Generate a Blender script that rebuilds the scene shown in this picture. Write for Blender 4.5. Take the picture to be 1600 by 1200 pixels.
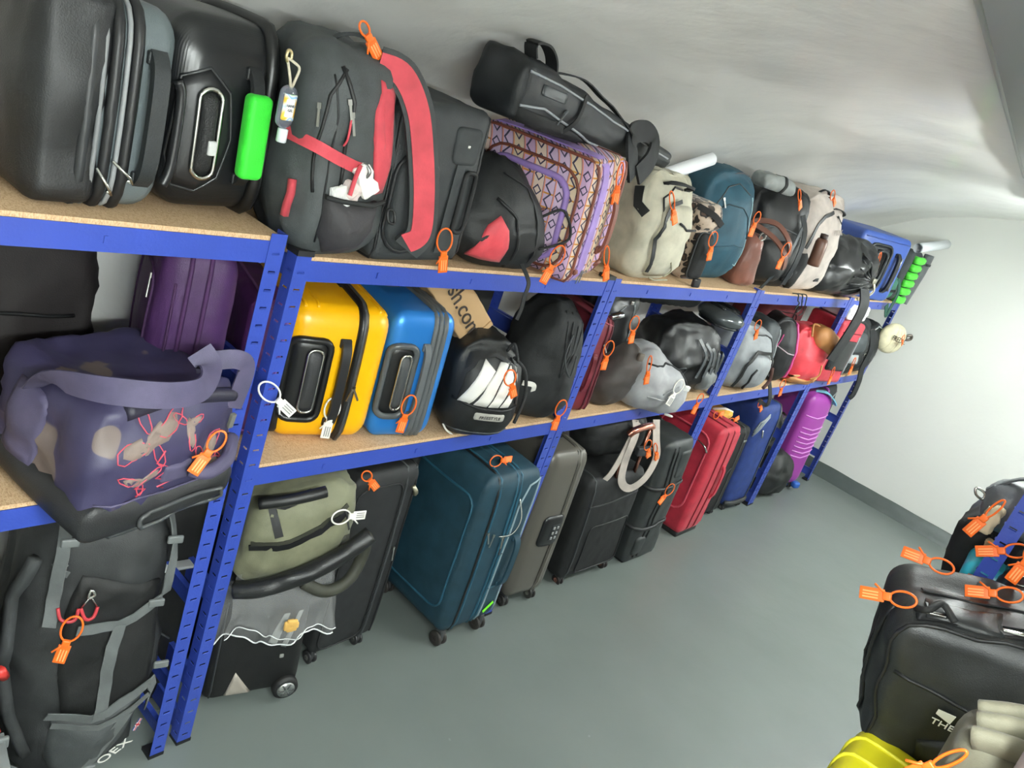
import bpy, math, random
from math import sin, cos, pi, tan, atan2, hypot, sqrt
from mathutils import Vector as V, Matrix, Euler, noise
from mathutils.bvhtree import BVHTree
for o in list(bpy.data.objects): bpy.data.objects.remove(o)
SC=bpy.context.scene; COL=SC.collection
# ---------------- camera, world, lights, exposure
cd=bpy.data.cameras.new('camera'); CAM=bpy.data.objects.new('camera',cd); COL.objects.link(CAM)
CAM.location=(1.7649,-1.3359,2.4045); CAM.rotation_euler=(1.2133,-.3268,.7371)
cd.sensor_width=36; cd.lens=1261.6/1600*36; cd.clip_start=.02; SC.camera=CAM
w=bpy.data.worlds.new('world'); SC.world=w; w.use_nodes=True
w.node_tree.nodes['Background'].inputs[0].default_value=(.9,.95,1,1); w.node_tree.nodes['Background'].inputs[1].default_value=.05
SC.view_settings.view_transform='Standard'; SC.view_settings.look='None'; SC.view_settings.gamma=1
SC.view_settings.use_curve_mapping=False; SC.view_settings.exposure=0.0
def area(loc,sx,sy,power,rot=(0,0,0),col=(.93,1,.97)):
    l=bpy.data.lights.new('tube_light','AREA'); l.shape='RECTANGLE'; l.size=sx; l.size_y=sy; l.energy=power; l.color=col
    o=bpy.data.objects.new('tube_light',l); COL.objects.link(o); o.location=loc; o.rotation_euler=rot; o.visible_camera=True
LAMPS=[(1.6,2.3,.9),(1.5,4.8,1.35),(1.95,-.9,1.7)]   # ceiling battens: x, y, share of light; last: unseen fill added for vault
for lx,ly,s in LAMPS: area((lx,ly,2.5 if ly>0 else 2.27),.1,1.15,11*s)
# ---------------- helpers
def lin(c):
    c=c.lstrip('#'); r=[int(c[i:i+2],16)/255 for i in (0,2,4)]
    return tuple((x/12.92 if x<=.04045 else ((x+.055)/1.055)**2.4) for x in r)+(1,)
class NT:
    def __init__(s,name,rough=.6,metal=0.0,**kw):
        s.m=bpy.data.materials.new(name); s.m.use_nodes=True; s.t=s.m.node_tree; s.b=s.t.nodes['Principled BSDF']
        s.b.inputs['Roughness'].default_value=rough; s.b.inputs['Metallic'].default_value=metal
        for k,v in kw.items(): s.b.inputs[k.replace('_',' ')].default_value=v
    def n(s,ty,ins={},**at):
        x=s.t.nodes.new(ty)
        for k,v in at.items(): setattr(x,k,v)
        for k,v in ins.items():
            if isinstance(v,bpy.types.NodeSocket): s.t.links.new(v,x.inputs[k])
            else: x.inputs[k].default_value=v
        return x
    def co(s,out='Object',sc=(1,1,1)):
        t=s.n('ShaderNodeTexCoord'); return s.n('ShaderNodeMapping',{0:t.outputs[out],3:sc}).outputs[0]
    def noise(s,scale,detail=3,vec=None,ty='FBM',**k):
        return s.n('ShaderNodeTexNoise',{'Vector':vec or s.co(),'Scale':scale,'Detail':detail},noise_type=ty,**k).outputs[0]
    def ramp(s,f,st):
        x=s.n('ShaderNodeValToRGB',{0:f}); e=x.color_ramp.elements
        while len(e)<len(st): e.new(.5)
        for i,(p,c) in enumerate(st): e[i].position=p; e[i].color=lin(c) if isinstance(c,str) else (c,c,c,1)
        return x.outputs[0]
    def math(s,op,a,b=0.0,c=0.0):
        return s.n('ShaderNodeMath',{0:a,1:b,2:c},operation=op).outputs[0]
    def mix(s,f,a,b):
        x=s.n('ShaderNodeMix',data_type='RGBA')
        for k,v in ((0,f),(6,a),(7,b)):
            if isinstance(v,bpy.types.NodeSocket): s.t.links.new(v,x.inputs[k])
            else: x.inputs[k].default_value=lin(v) if isinstance(v,str) else v
        return x.outputs[2]
    def col(s,v):
        if isinstance(v,bpy.types.NodeSocket): s.t.links.new(v,s.b.inputs['Base Color'])
        else: s.b.inputs['Base Color'].default_value=lin(v) if isinstance(v,str) else v
    def bump(s,h,dist=.002,st=1.0,prev=None):
        i={'Height':h,'Distance':dist,'Strength':st}
        if prev: i['Normal']=prev
        x=s.n('ShaderNodeBump',i).outputs[0]; s.t.links.new(x,s.b.inputs['Normal']); return x
MC={}
def fabric(c,rough=.75,cr=.004,weave=500,var=.18,crs=9):
    k=('f',c,rough,cr,weave)
    if k in MC: return MC[k]
    n=NT('fabric_'+c.strip('#'),rough); d=lin(c); lum=.3*d[0]+.6*d[1]+.1*d[2]; k_=.5 if lum<.03 else .72 if lum<.1 else 1; d=tuple(x*k_ for x in d[:3])+(1,); f=n.noise(14,4)
    n.col(n.mix(n.ramp(f,[(.3,0.),(.7,1.)]),tuple(x*(1-var) for x in d[:3])+(1,),tuple(min(1,x*(1+var)+.002) for x in d[:3])+(1,)))
    p=n.bump(n.noise(crs*1.3,3,ty='RIDGED_MULTIFRACTAL'),cr*2.4,.85)
    if weave: n.bump(n.noise(weave,1),.0012,.5,p)
    n.b.inputs['Sheen Weight'].default_value=.08 if lum>.1 else .0
    MC[k]=n.m; return n.m
def plastic(c,rough=.35,metal=0.0,bump=0.0,bs=300):
    k=('p',c,rough,metal,bump)
    if k in MC: return MC[k]
    n=NT('plastic_'+c.strip('#'),rough,metal); n.col(c)
    if bump: n.bump(n.noise(bs,2),bump)
    MC[k]=n.m; return n.m
def metal(c='#c8c8c4',rough=.3): return plastic(c,rough,1.0)
# ---- meshes
class MB:
    def __init__(s): s.v=[]; s.f=[]; s.mi=[]
    def add(s,v,f,m=0):
        o=len(s.v); s.v+=[tuple(x) for x in v]; s.f+=[tuple(o+i for i in q) for q in f]; s.mi+=[m]*len(f); return s
    def box(s,a,b,m=0,mx=None):
        x0,y0,z0=a; x1,y1,z1=b
        v=[V((x,y,z)) for x in (x0,x1) for y in (y0,y1) for z in (z0,z1)]
        if mx: v=[mx@p for p in v]
        return s.add(v,[(0,1,3,2),(4,6,7,5),(0,4,5,1),(2,3,7,6),(0,2,6,4),(1,5,7,3)],m)
    def rb(s,c,size,r,m=0,k=2,mid=1,mx=None,**kw):
        v,f=softbox(size[1],size[0],size[2],r,k,mid,**kw)
        q=V(c)+V((size[0]/2,0,-size[2]/2)); v=[p+q for p in v]
        if mx: v=[mx@p for p in v]
        return s.add(v,f,m)
    def tube(s,pts,r,seg=6,closed=False,up=None,m=0,r2=None,cap=True):
        n=len(pts); pts=[V(p) for p in pts]; P=None; rings=[]
        for i,p in enumerate(pts):
            t=(pts[(i+1)%n]-pts[i-1]) if closed else (pts[min(i+1,n-1)]-pts[max(i-1,0)])
            if t.length<1e-9: t=V((0,0,1))
            t.normalize()
            if up is not None: P=V(up)-t*V(up).dot(t)
            elif P is None: P=t.orthogonal()
            else: P=P-t*P.dot(t)
            if P.length<1e-6: P=t.orthogonal()
            P.normalize(); B=t.cross(P)
            ra=r(i/(n-1)) if callable(r) else r; rb_=r2 if r2 is not None else ra
            rings.append([p+P*(ra*cos(2*pi*j/seg+pi/seg))+B*(rb_*sin(2*pi*j/seg+pi/seg)) for j in range(seg)])
        v=[q for g in rings for q in g]; f=[]
        for i in range(n if closed else n-1):
            a=i*seg; b=((i+1)%n)*seg
            f+=[(a+j,a+(j+1)%seg,b+(j+1)%seg,b+j) for j in range(seg)]
        if not closed and cap: f+=[tuple(range(seg))[::-1],tuple((n-1)*seg+j for j in range(seg))]
        return s.add(v,f,m)
    def band(s,pts,wd,th,up,closed=False,m=0):   # flat strap: wd across (along up x tangent), th thick, crisp edges
        n=len(pts); pts=[V(p) for p in pts]; Q=[[],[],[],[]]
        for i,p in enumerate(pts):
            t=(pts[(i+1)%n]-pts[i-1]) if closed else (pts[min(i+1,n-1)]-pts[max(i-1,0)])
            t.normalize(); u=V(up[min(i,len(up)-1)]) if isinstance(up,list) else V(up); u=u-t*u.dot(t)
            if u.length<1e-6:u=t.orthogonal()
            u.normalize(); B=t.cross(u)
            for k,c in enumerate((p+B*wd/2+u*th/2,p-B*wd/2+u*th/2,p-B*wd/2-u*th/2,p+B*wd/2-u*th/2)): Q[k].append(c)
        for k in range(4):
            A,C=Q[k],Q[(k+1)%4]; v=[c for q in zip(A,C) for c in q]
            s.add(v,[(2*i,2*i+1,2*((i+1)%n)+1,2*((i+1)%n)) for i in range(n if closed else n-1)],m)
        if not closed:
            for e in (0,-1): s.add([Q[k][e] for k in range(4)],[(3,2,1,0) if e==0 else (0,1,2,3)],m)
        return s
    def lathe(s,prof,c=(0,0,0),axis='z',seg=20,m=0,cap=True,sy=1):
        v=[];n=len(prof)
        for r,t in prof:
            for j in range(seg):
                a=2*pi*j/seg; x,y=r*cos(a),r*sin(a)*sy
                v.append(V(c)+(V((x,y,t)) if axis=='z' else V((t,x,y)) if axis=='x' else V((y,t,x))))
        f=[(i*seg+j,i*seg+(j+1)%seg,(i+1)*seg+(j+1)%seg,(i+1)*seg+j) for i in range(n-1) for j in range(seg)]
        if cap: f+=[tuple(range(seg))[::-1],tuple((n-1)*seg+j for j in range(seg))]
        return s.add(v,f,m)
    def build(s,name,mats,parent=None,smooth=True,sub=0,solid=0,bevel=0,auto=None):
        me=bpy.data.meshes.new(name); me.from_pydata(s.v,[],s.f)
        if not isinstance(mats,(list,tuple)): mats=[mats]
        for x in mats: me.materials.append(x)
        me.polygons.foreach_set('material_index',s.mi)
        me.polygons.foreach_set('use_smooth',[smooth]*len(s.f)); me.update()
        o=bpy.data.objects.new(name,me); COL.objects.link(o)
        if parent is not None: o.parent=parent.o if isinstance(parent,Bag) else parent
        if solid: md=o.modifiers.new('s','SOLIDIFY'); md.thickness=solid
        if bevel: md=o.modifiers.new('b','BEVEL'); md.width=bevel; md.segments=2; md.limit_method='ANGLE'
        if sub: md=o.modifiers.new('u','SUBSURF'); md.levels=md.render_levels=sub
        return o
def axl(h,r,k,m):
    a=[h-r+r*tan(i/k*pi/4) for i in range(k+1)]
    i0=h-r; mid=[-i0+2*i0*j/m for j in range(1,m)] if i0>1e-6 and m>1 else ([] if i0>1e-6 else [])
    L=[-x for x in reversed(a)]+mid+a
    out=[]
    for x in sorted(L):
        if not out or abs(x-out[-1])>1e-6: out.append(x)
    return out
def softbox(w,d,h,r,k=3,m=6,bulge=(0,0,0),wr=0,ws=7,seed=0,fn=None,sag=0):
    """rounded box x in [-d,0], y in [-w/2,w/2], z in [0,h]"""
    H=V((d/2,w/2,h/2)); R=[min(x,y*.999) for x,y in zip((r,r,r) if not isinstance(r,(tuple,list)) else r,H)]
    ms=m if isinstance(m,(tuple,list)) else (m,m,m); A=[axl(H[i],R[i],k,ms[i]) for i in range(3)]
    idx={}; vs=[]; fs=[]
    def vid(p):
        key=(round(p[0],5),round(p[1],5),round(p[2],5))
        if key not in idx: idx[key]=len(vs); vs.append(p)
        return idx[key]
    for ax in range(3):
        b,c=(ax+1)%3,(ax+2)%3
        for sg in (-1,1):
            for i in range(len(A[b])-1):
                for j in range(len(A[c])-1):
                    q=[]
                    for (ii,jj) in ((i,j),(i+1,j),(i+1,j+1),(i,j+1)):
                        p=[0,0,0]; p[ax]=sg*H[ax]; p[b]=A[b][ii]; p[c]=A[c][jj]; q.append(vid(p))
                    fs.append(tuple(q if sg>0 else q[::-1]))
    out=[]
    for p in vs:
        inn=[max(-(H[i]-R[i]),min(H[i]-R[i],p[i])) for i in range(3)]
        dd=V([(p[i]-inn[i])/R[i] for i in range(3)]); L=dd.length; N=dd/L if L>1e-9 else V((0,0,1))
        q=V([inn[i]+N[i]*R[i] for i in range(3)]); u=[q[i]/H[i] for i in range(3)]
        for i in range(3):
            a,b=[j for j in range(3) if j!=i]
            if bulge[i]: q[i]+=u[i]*bulge[i]*(1-u[a]**2)*(1-u[b]**2)
        z=(q[2]+H[2])
        if wr:
            n_=noise.noise(q*ws+V((seed*7.3,seed*3.1,0))); r_=1-abs(noise.noise(q*ws*1.9+V((0,seed*5.7,seed))))*2
            q=q+N*(wr*(n_*.9+(r_-.6)*.7))*min(1,z/(h*.12)+.05)
        q=q+V((-d/2,0,h/2))
        if fn: q=fn(q,u)
        out.append(V(q))
    zmin=min(p.z for p in out)
    for p in out: p.z-=min(0,zmin)
    return out,fs
def catm(P,n=6,closed=False):
    P=[V(p) for p in P]; m=len(P); out=[]
    for i in range(m if closed else m-1):
        a,b,c,d=(P[(i-1)%m],P[i],P[(i+1)%m],P[(i+2)%m]) if closed else (P[max(i-1,0)],P[i],P[i+1],P[min(i+2,m-1)])
        for j in range(n):
            t=j/n; out.append(.5*((2*b)+(c-a)*t+(2*a-5*b+4*c-d)*t*t+(3*b-a-3*c+d)*t**3))
    if not closed: out.append(P[-1])
    return out
def rr(a0,b0,a1,b1,r,n=4,step=.05):
    out=[]; r=min(r,abs(a1-a0)/2*.99,abs(b1-b0)/2*.99)
    for cx,cy,s in ((a1-r,b1-r,0),(a0+r,b1-r,1),(a0+r,b0+r,2),(a1-r,b0+r,3)):
        out+=[(cx+r*cos(pi/2*(s+i/n)),cy+r*sin(pi/2*(s+i/n))) for i in range(n+1)]
    return resample(out,step,True)
def resample(pts,step,closed=False):
    out=[]; n=len(pts)
    for i in range(n if closed else n-1):
        a,b=V(pts[i]),V(pts[(i+1)%n]); k=max(1,int((b-a).length/step+.5))
        out+=[a+(b-a)*(j/k) for j in range(k)]
    if not closed: out.append(V(pts[-1]))
    return out
def tagit(o,label=None,cat=None,group=None,kind=None):
    for k,v in (('label',label),('category',cat),('group',group),('kind',kind)):
        if v: o[k]=v
    return o
class Bag:
    def __init__(s,name,label,cat,loc,yaw=0,lean=0,pitch=0,group=None):
        s.o=bpy.data.objects.new(name,None); COL.objects.link(s.o); s.o.empty_display_size=.05
        s.o.location=loc; s.o.rotation_euler=(lean,pitch,yaw); tagit(s.o,label,cat,group); s.bvh=None
    def body(s,w,d,h,r,mat,name='body',lab=None,**kw):
        v,f=softbox(w,d,h,r,**kw); s.w,s.d,s.h=w,d,h
        s.bvh=BVHTree.FromPolygons(v,f); o=MB().add(v,f).build(name,mat,s)
        if lab:o['label']=lab
        s.b=o; return o
    def pt(s,face,a,b,o=0.0):
        d={'x':V((-1,0,0)),'X':V((1,0,0)),'y':V((0,1,0)),'Y':V((0,-1,0)),'z':V((0,0,-1))}[face]
        org=V((0,a,b)) if face in 'xX' else V((a,0,b)) if face in 'yY' else V((a,b,0))
        h=s.bvh.ray_cast(org-d*3,d)
        if h[0] is None: h=s.bvh.find_nearest(org-d*.3)
        nn=h[1]
        if nn.dot(d)>0: nn=-nn
        return h[0]+nn*o,nn
    def line(s,name,pts,face,r,mat,closed=False,flat=False,o=None,step=.04,seg=5,par=None,lab=None):
        pts=resample(pts,step,closed); q=[s.pt(face,p[0],p[1],(r*.4 if o is None else o)) for p in pts]
        m=MB()
        if flat: m.band([p for p,n in q],r*2,.004,[n for p,n in q],closed)
        else: m.tube([p for p,n in q],r,seg,closed)
        x=m.build(name,mat,par or s)
        if lab: x['label']=lab
        return x
    def ring(s,name,plane,c,r,mat,n=56,o=None,seg=5,flat=0,arc=(0,1)):
        q=[]
        C=V((-s.d/2,c,s.h/2)) if plane=='y' else V((-s.d/2,0,c)) if plane=='z' else V((c,0,s.h/2))
        for i in range(n):
            a=2*pi*(arc[0]+(arc[1]-arc[0])*i/(n if arc==(0,1) else n-1)); 
            dirv=V((cos(a)*s.d,0,sin(a)*s.h)) if plane=='y' else V((cos(a)*s.d,sin(a)*s.w,0)) if plane=='z' else V((0,cos(a)*s.w,sin(a)*s.h))
            dirv.normalize(); h=s.bvh.ray_cast(C+dirv*3,-dirv)
            if h[0] is None: continue
            nn=h[1] if h[1].dot(dirv)>0 else -h[1]
            q.append((h[0]+nn*(r*.3 if o is None else o),nn))
        m=MB(); cl=arc==(0,1)
        if flat: m.band([p for p,_ in q],flat,.005,[n_ for _,n_ in q],cl)
        else: m.tube([p for p,_ in q],r,seg,cl)
        return m.build(name,mat,s)
    def pad(s,name,pts,face,th,mat,rings=5,p=4,lab=None,par=None,o=.001,step=.04):
        pts=resample(pts,step,True); c=V((sum(q[0] for q in pts)/len(pts),sum(q[1] for q in pts)/len(pts))); n=len(pts); v=[]
        eh=min(th*.45,.006) if th>.004 else th*.8; lv=[(0,-.006),(0,eh)]+[(i/rings,None) for i in range(1,rings+1)]; R_=len(lv)-1
        for t,hh in lv:
            for q in pts:
                e=c+(V((q[0],q[1]))-c)*(1-t*.999); P_,N_=s.pt(face,e[0],e[1],o); v.append(P_+N_*(hh if hh is not None else eh+(th-eh)*(1-(1-t)**p)))
        rings=R_
        f=[(i*n+j,i*n+(j+1)%n,(i+1)*n+(j+1)%n,(i+1)*n+j) for i in range(rings) for j in range(n)]+[tuple(rings*n+j for j in range(n))]
        # orientation
        a,b,cc=[V(v[k]) for k in f[(rings-1)*n]][:3]; N0=s.pt(face,c[0],c[1])[1]
        if (b-a).cross(cc-a).dot(N0)<0: f=[q[::-1] for q in f]
        x=MB().add(v,f).build(name,mat,par or s)
        if lab:x['label']=lab
        return x
    def tube(s,name,pts,r,mat,n=6,closed=False,par=None,seg=8,lab=None,r2=None,up=None):
        x=MB().tube(catm(pts,n,closed) if n>1 else pts,r,seg,closed,r2=r2,up=up).build(name,mat,par or s)
        if lab:x['label']=lab
        return x
    def band(s,name,pts,wd,th,up,mat,n=6,par=None,lab=None,closed=False):
        x=MB().band(catm(pts,n,closed),wd,th,up,closed).build(name,mat,par or s)
        if lab:x['label']=lab
        return x
    def box(s,name,a,b,mat,r=.004,par=None,lab=None,mx=None,k=2):
        c=[(a[i]+b[i])/2 for i in range(3)]; sz=[abs(b[i]-a[i]) for i in range(3)]
        x=MB().rb(c,sz,min(r,min(sz)*.49),k=k,mx=mx).build(name,mat,par or s)
        if lab:x['label']=lab
        return x
    def puller(s,face,a,b,ang=0,L=.035,mat=None,o=.006,c='#b9b9b4'):
        P_,N_=s.pt(face,a,b,o); t=V((0,sin(ang),-cos(ang))) if face in 'xX' else V((sin(ang),0,-cos(ang))) if face in 'yY' else V((cos(ang),sin(ang),0))
        t=(t-N_*t.dot(N_)).normalized(); m=MB().band([P_-t*.008,P_+t*.006],.011,.006,N_).band([P_+t*.004+N_*.002,P_+t*L+N_*.004],.007,.0025,N_)
        return m.build('zip_puller',mat or metal(c),s)
    def wheel(s,x,y,r=.025,z=None,hub='#8c8c88',tyre='#2a2a2c',fork='#3c3e40',wd=.03):
        z=r if z is None else z
        f=s.box('caster_fork',(x-r*.7,y-wd*.3,z-.2*r),(x+r*.7,y+wd*.3,z+r*1.6),plastic(fork,.5),.006)
        for sg in (-1,1):
            yy=y+sg*wd*.42
            w_=MB().lathe([(r*.8,-wd*.17),(r,-wd*.12),(r,wd*.12),(r*.8,wd*.17)],(x,yy,z),'y',20).build('wheel',plastic(tyre,.5),s)
            MB().lathe([(r*.45,0),(r*.5,.002),(r*.2,.004)],(x,yy+sg*wd*.17,z),'y',12).build('hub',plastic(hub,.4),w_)
def text(name,s,size,mat,parent,mx,ext=.0008,font=None):
    cu=bpy.data.curves.new(name,'FONT'); cu.body=s; cu.size=size; cu.extrude=ext; cu.align_x='CENTER'; cu.align_y='CENTER'
    t=bpy.data.objects.new(name,cu); COL.objects.link(t); dg=bpy.context.evaluated_depsgraph_get()
    me=bpy.data.meshes.new_from_object(t.evaluated_get(dg)); bpy.data.objects.remove(t); me.transform(mx); me.materials.clear(); me.materials.append(mat)
    o=bpy.data.objects.new(name,me); COL.objects.link(o); o.parent=parent.o if isinstance(parent,Bag) else parent; return o
def frame(org,xd,nd):   # matrix: local x -> xd, local z (normal) -> nd
    n=V(nd).normalized(); x=V(xd); x=(x-n*x.dot(n)).normalized(); y=n.cross(x)
    return Matrix(((x[0],y[0],n[0],org[0]),(x[1],y[1],n[1],org[1]),(x[2],y[2],n[2],org[2]),(0,0,0,1)))
# ---------------- the room
def wallmat(c,name,b=.006,sc=2.2,rough=.42):
    n=NT(name,rough); f=n.noise(1.2,5); d=lin(c)
    n.col(n.mix(f,tuple(x*.93 for x in d[:3])+(1,),tuple(min(1,x*1.05) for x in d[:3])+(1,)))
    p=n.bump(n.noise(sc,6),b*7,.8); g=n.ramp(n.noise(9,8,ty='RIDGED_MULTIFRACTAL'),[(.5,0.),(1,1.)])
    n.bump(g,b*1.1,.7,p); n.b.inputs['Coat Weight'].default_value=.1; return n.m
M_wall=wallmat('#ecece8','painted_plaster'); M_end=wallmat('#e2e3dd','painted_end_wall',.003,2,.6)
nf=NT('grey_floor_paint',.36); f1=nf.noise(1.6,5); f2=nf.ramp(nf.noise(26,6,ty='RIDGED_MULTIFRACTAL'),[(.62,0.),(.95,1.)])
f3=nf.ramp(nf.noise(3.2,3),[(.5,0.),(.62,1.)])
nf.col(nf.mix(nf.math('MULTIPLY',f2,nf.math('MULTIPLY',f3,.6)),nf.mix(f1,'#646c68','#787f7c'),'#b9bfbb'))
nf.bump(nf.noise(7,6),.006,.5); M_floor=nf.m
nk=NT('grey_skirting_paint',.45); nk.col(nk.mix(nk.noise(8,5),'#3b4441','#4e5754')); nk.bump(nk.noise(20,5),.006,.6); M_skirt=nk.m
XL,XR,Y0,Y1=-.70,2.55,-2.8,6.473
def struct(o): o['kind']='structure'; return o
struct(MB().box((XL-.1,Y0-.1,-.1),(XR+.1,Y1+.1,0)).build('floor',M_floor,smooth=False))
PR=[(-.70,0),(-.70,1.0),(-.70,1.85),(-.69,2.02),(-.645,2.17),(-.547,2.29),(-.47,2.354),(-.343,2.44),(-.207,2.52),(.026,2.615),(.26,2.69),(.488,2.742),(.75,2.78),(1.0,2.80),(1.25,2.81),(1.5,2.80),(1.75,2.77),(1.98,2.72),(2.18,2.64),(2.34,2.52),(2.45,2.38),(2.52,2.2),(2.55,2.0),(2.55,1.0),(2.55,0)]
PR=[(p.x,p.y) for p in catm([V((a,b)) for a,b in PR],2)]
NY=90
def vault(i0,i1,name):
    v=[];f=[];pp=PR[i0:i1+1];n=len(pp)
    for j in range(NY+1):
        y=Y0+(Y1-Y0)*j/NY
        for i,(x,z) in enumerate(pp):
            g=i+i0; t=V((PR[min(g+1,len(PR)-1)][0]-PR[max(g-1,0)][0],PR[min(g+1,len(PR)-1)][1]-PR[max(g-1,0)][1])).normalized(); nn=V((t.y,-t.x))
            b=(noise.noise(V((x*1.3,y*.8,z*1.3)))*.035+noise.noise(V((x*4,y*3,z*4+9)))*.012)*min(1,z/1.2)*(1 if 0<j<NY else .6)
            # plaster ridge where two vault bays meet
            b+=.02*math.exp(-((y-2.9-(x*.25))/.35)**2)*min(1,max(0,z-1.9)/.4)
            v.append((x+nn.x*b,y,z+nn.y*b))
    for j in range(NY):
        for i in range(n-1): a=j*n+i; f.append((a,a+1,a+n+1,a+n))
    return struct(MB().add(v,f).build(name,M_wall))
kL=min(range(len(PR)),key=lambda i:abs(PR[i][1]-2.0)+abs(PR[i][0]+.7)); kR=len(PR)-1-min(range(len(PR)),key=lambda i:abs(PR[::-1][i][1]-2.0)+abs(PR[::-1][i][0]-2.55))
vault(0,kL,'wall_left'); vault(kL,kR,'ceiling'); vault(kR,len(PR)-1,'wall_right')
def endw(y0,y1,name,m):
    n=len(PR); ex=[(x+(.08 if x>1 else -.08),z+(.08 if z>1.9 else 0)) for x,z in PR]
    v=[(x,y,z) for y in (y0,y1) for x,z in ex]; f=[tuple(range(n)),tuple(range(n,2*n))[::-1]]+[(i,i+n,(i+1)%n+n,(i+1)%n) for i in range(n)]
    struct(MB().add(v,f).build(name,m,smooth=False))
endw(Y1,Y1+.12,'wall_far',M_end); endw(Y0-.12,Y0,'wall_near',M_end)
# painted plinth along the foot of the far wall, rough mortar fillet
mb=MB(); N=60; v=[];f=[]
for i in range(N+1):
    x=XL+(XR-XL)*i/N; b=noise.noise(V((x*5,0,0)))*.004
    for dy,z in ((.0,.128+b),(-.012,.126+b),(-.016+b,.03),(-.05+b*2,.004),(-.055+b*2,-.002)): v.append((x,Y1+dy,z))
for i in range(N):
    for j in range(4): a=i*5+j; f.append((a,a+5,a+6,a+1))
struct(mb.add(v,f).build('baseboard_far',M_skirt))
# cable trunking under the crown of the vault and the lamp battens hung beside it, plus the added low fill
M_trunk=plastic('#a9aeac',.35); M_trunkd=plastic('#6d7371',.4)
tr=Bag('cable_trunking','grey metal cable trunking running along the vault crown','trunking',(1.2,1.59,2.735),.116)
yy=(-4.2,2.9)
MB().box((-.03,yy[0]+.05,.0),(.05,yy[1],.055)).build('duct',M_trunk,tr,smooth=False,bevel=.003)
MB().box((-.036,yy[0]+.05,.016),(-.03,yy[1],.026)).build('side_rib',M_trunkd,tr,smooth=False)
MB().box((-.036,yy[0]+.05,-.006),(.056,yy[1],.0)).build('duct_lid',M_trunkd,tr,smooth=False,bevel=.002)
MB().tube([(-.075,yy[0]+.1,.045),(-.075,yy[1],.045)],.011,10).build('conduit',M_trunk,tr)
ne=NT('lamp_tube_glow',.4); ne.col('#ffffff'); ne.b.inputs['Emission Color'].default_value=(.93,1,.97,1)
for i,(lx,ly,s) in enumerate(LAMPS):
    L=Bag('ceiling_and_fill_light',['batten lamp on the vault halfway down the aisle','batten lamp on the vault near the far wall','unseen fill lamp added low on the right beside the camera to brighten the vault'][i],'lamp',(lx+.0,ly,2.53 if ly>0 else 2.30))
    MB().rb((.0,0,.05),(.09,1.25,.05),.01).build('housing',plastic('#e4e6e4',.4),L)
    for q in (-.02,.02):
        e=ne.m.copy(); e.node_tree.nodes['Principled BSDF'].inputs['Emission Strength'].default_value=190*s
        MB().tube([(q,-.58,.012),(q,.58,.012)],.013,10).build('tube',e,L)
# ---------------- steel racks
M_blue=NT('blue_powder_coat',.36); M_blue.col(M_blue.mix(M_blue.noise(6,4),'#30459a','#354cab')); M_blue.bump(M_blue.noise(120,2),.0006); M_blue=M_blue.m
nb=NT('chipboard',.8); fv=nb.n('ShaderNodeTexVoronoi',{'Vector':nb.co(sc=(1,2.2,1)),'Scale':190}).outputs['Color']; fs=nb.n('ShaderNodeSeparateColor',{0:fv}).outputs[0]
nb.col(nb.mix(nb.math('MULTIPLY',nb.noise(3,4),.5),nb.ramp(fs,[(0,'#b08d68'),(.35,'#cbaa84'),(1,'#dcc09b')]),'#bd9a74')); nb.bump(fs,.0008); M_board=nb.m
M_foot=plastic('#17181a',.6)
PW=.047; PITCH=.0518
def post_mesh(H,side):
    """L section: front face in plane x=0, web in plane y=0 (side=-1 left post) ; real punched slots"""
    m=MB(); cols=[0,.012,.033,PW]; zs=[0];z=.03
    while z<H-.02: zs+=[z,z+.008]; z+=PITCH
    zs.append(H)
    for face in (0,1):
        P_=lambda a,z,o=0.: (o,a*-side,z) if face==0 else (-a,o*-side,z)
        for r in range(len(zs)-1):
            hole=(r%2==1)
            for c in range(3):
                if hole and c==1: continue
                q=[P_(cols[c],zs[r]),P_(cols[c+1],zs[r]),P_(cols[c+1],zs[r+1]),P_(cols[c],zs[r+1])]
                m.add(q,[(0,1,2,3)])
            if hole:   # pressed lip under each slot
                s_=.0035 if face==0 else -.0035
                q=[P_(cols[1],zs[r]),P_(cols[2],zs[r]),P_(cols[2],zs[r]+.004,s_),P_(cols[1],zs[r]+.004,s_)]; m.add(q,[(0,1,2,3)])
    me=m.build('post',M_blue,None,smooth=False); 
    md=me.modifiers.new('s','SOLIDIFY'); md.thickness=.0018; md.offset=-1 if side<0 else 1
    return me
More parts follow.
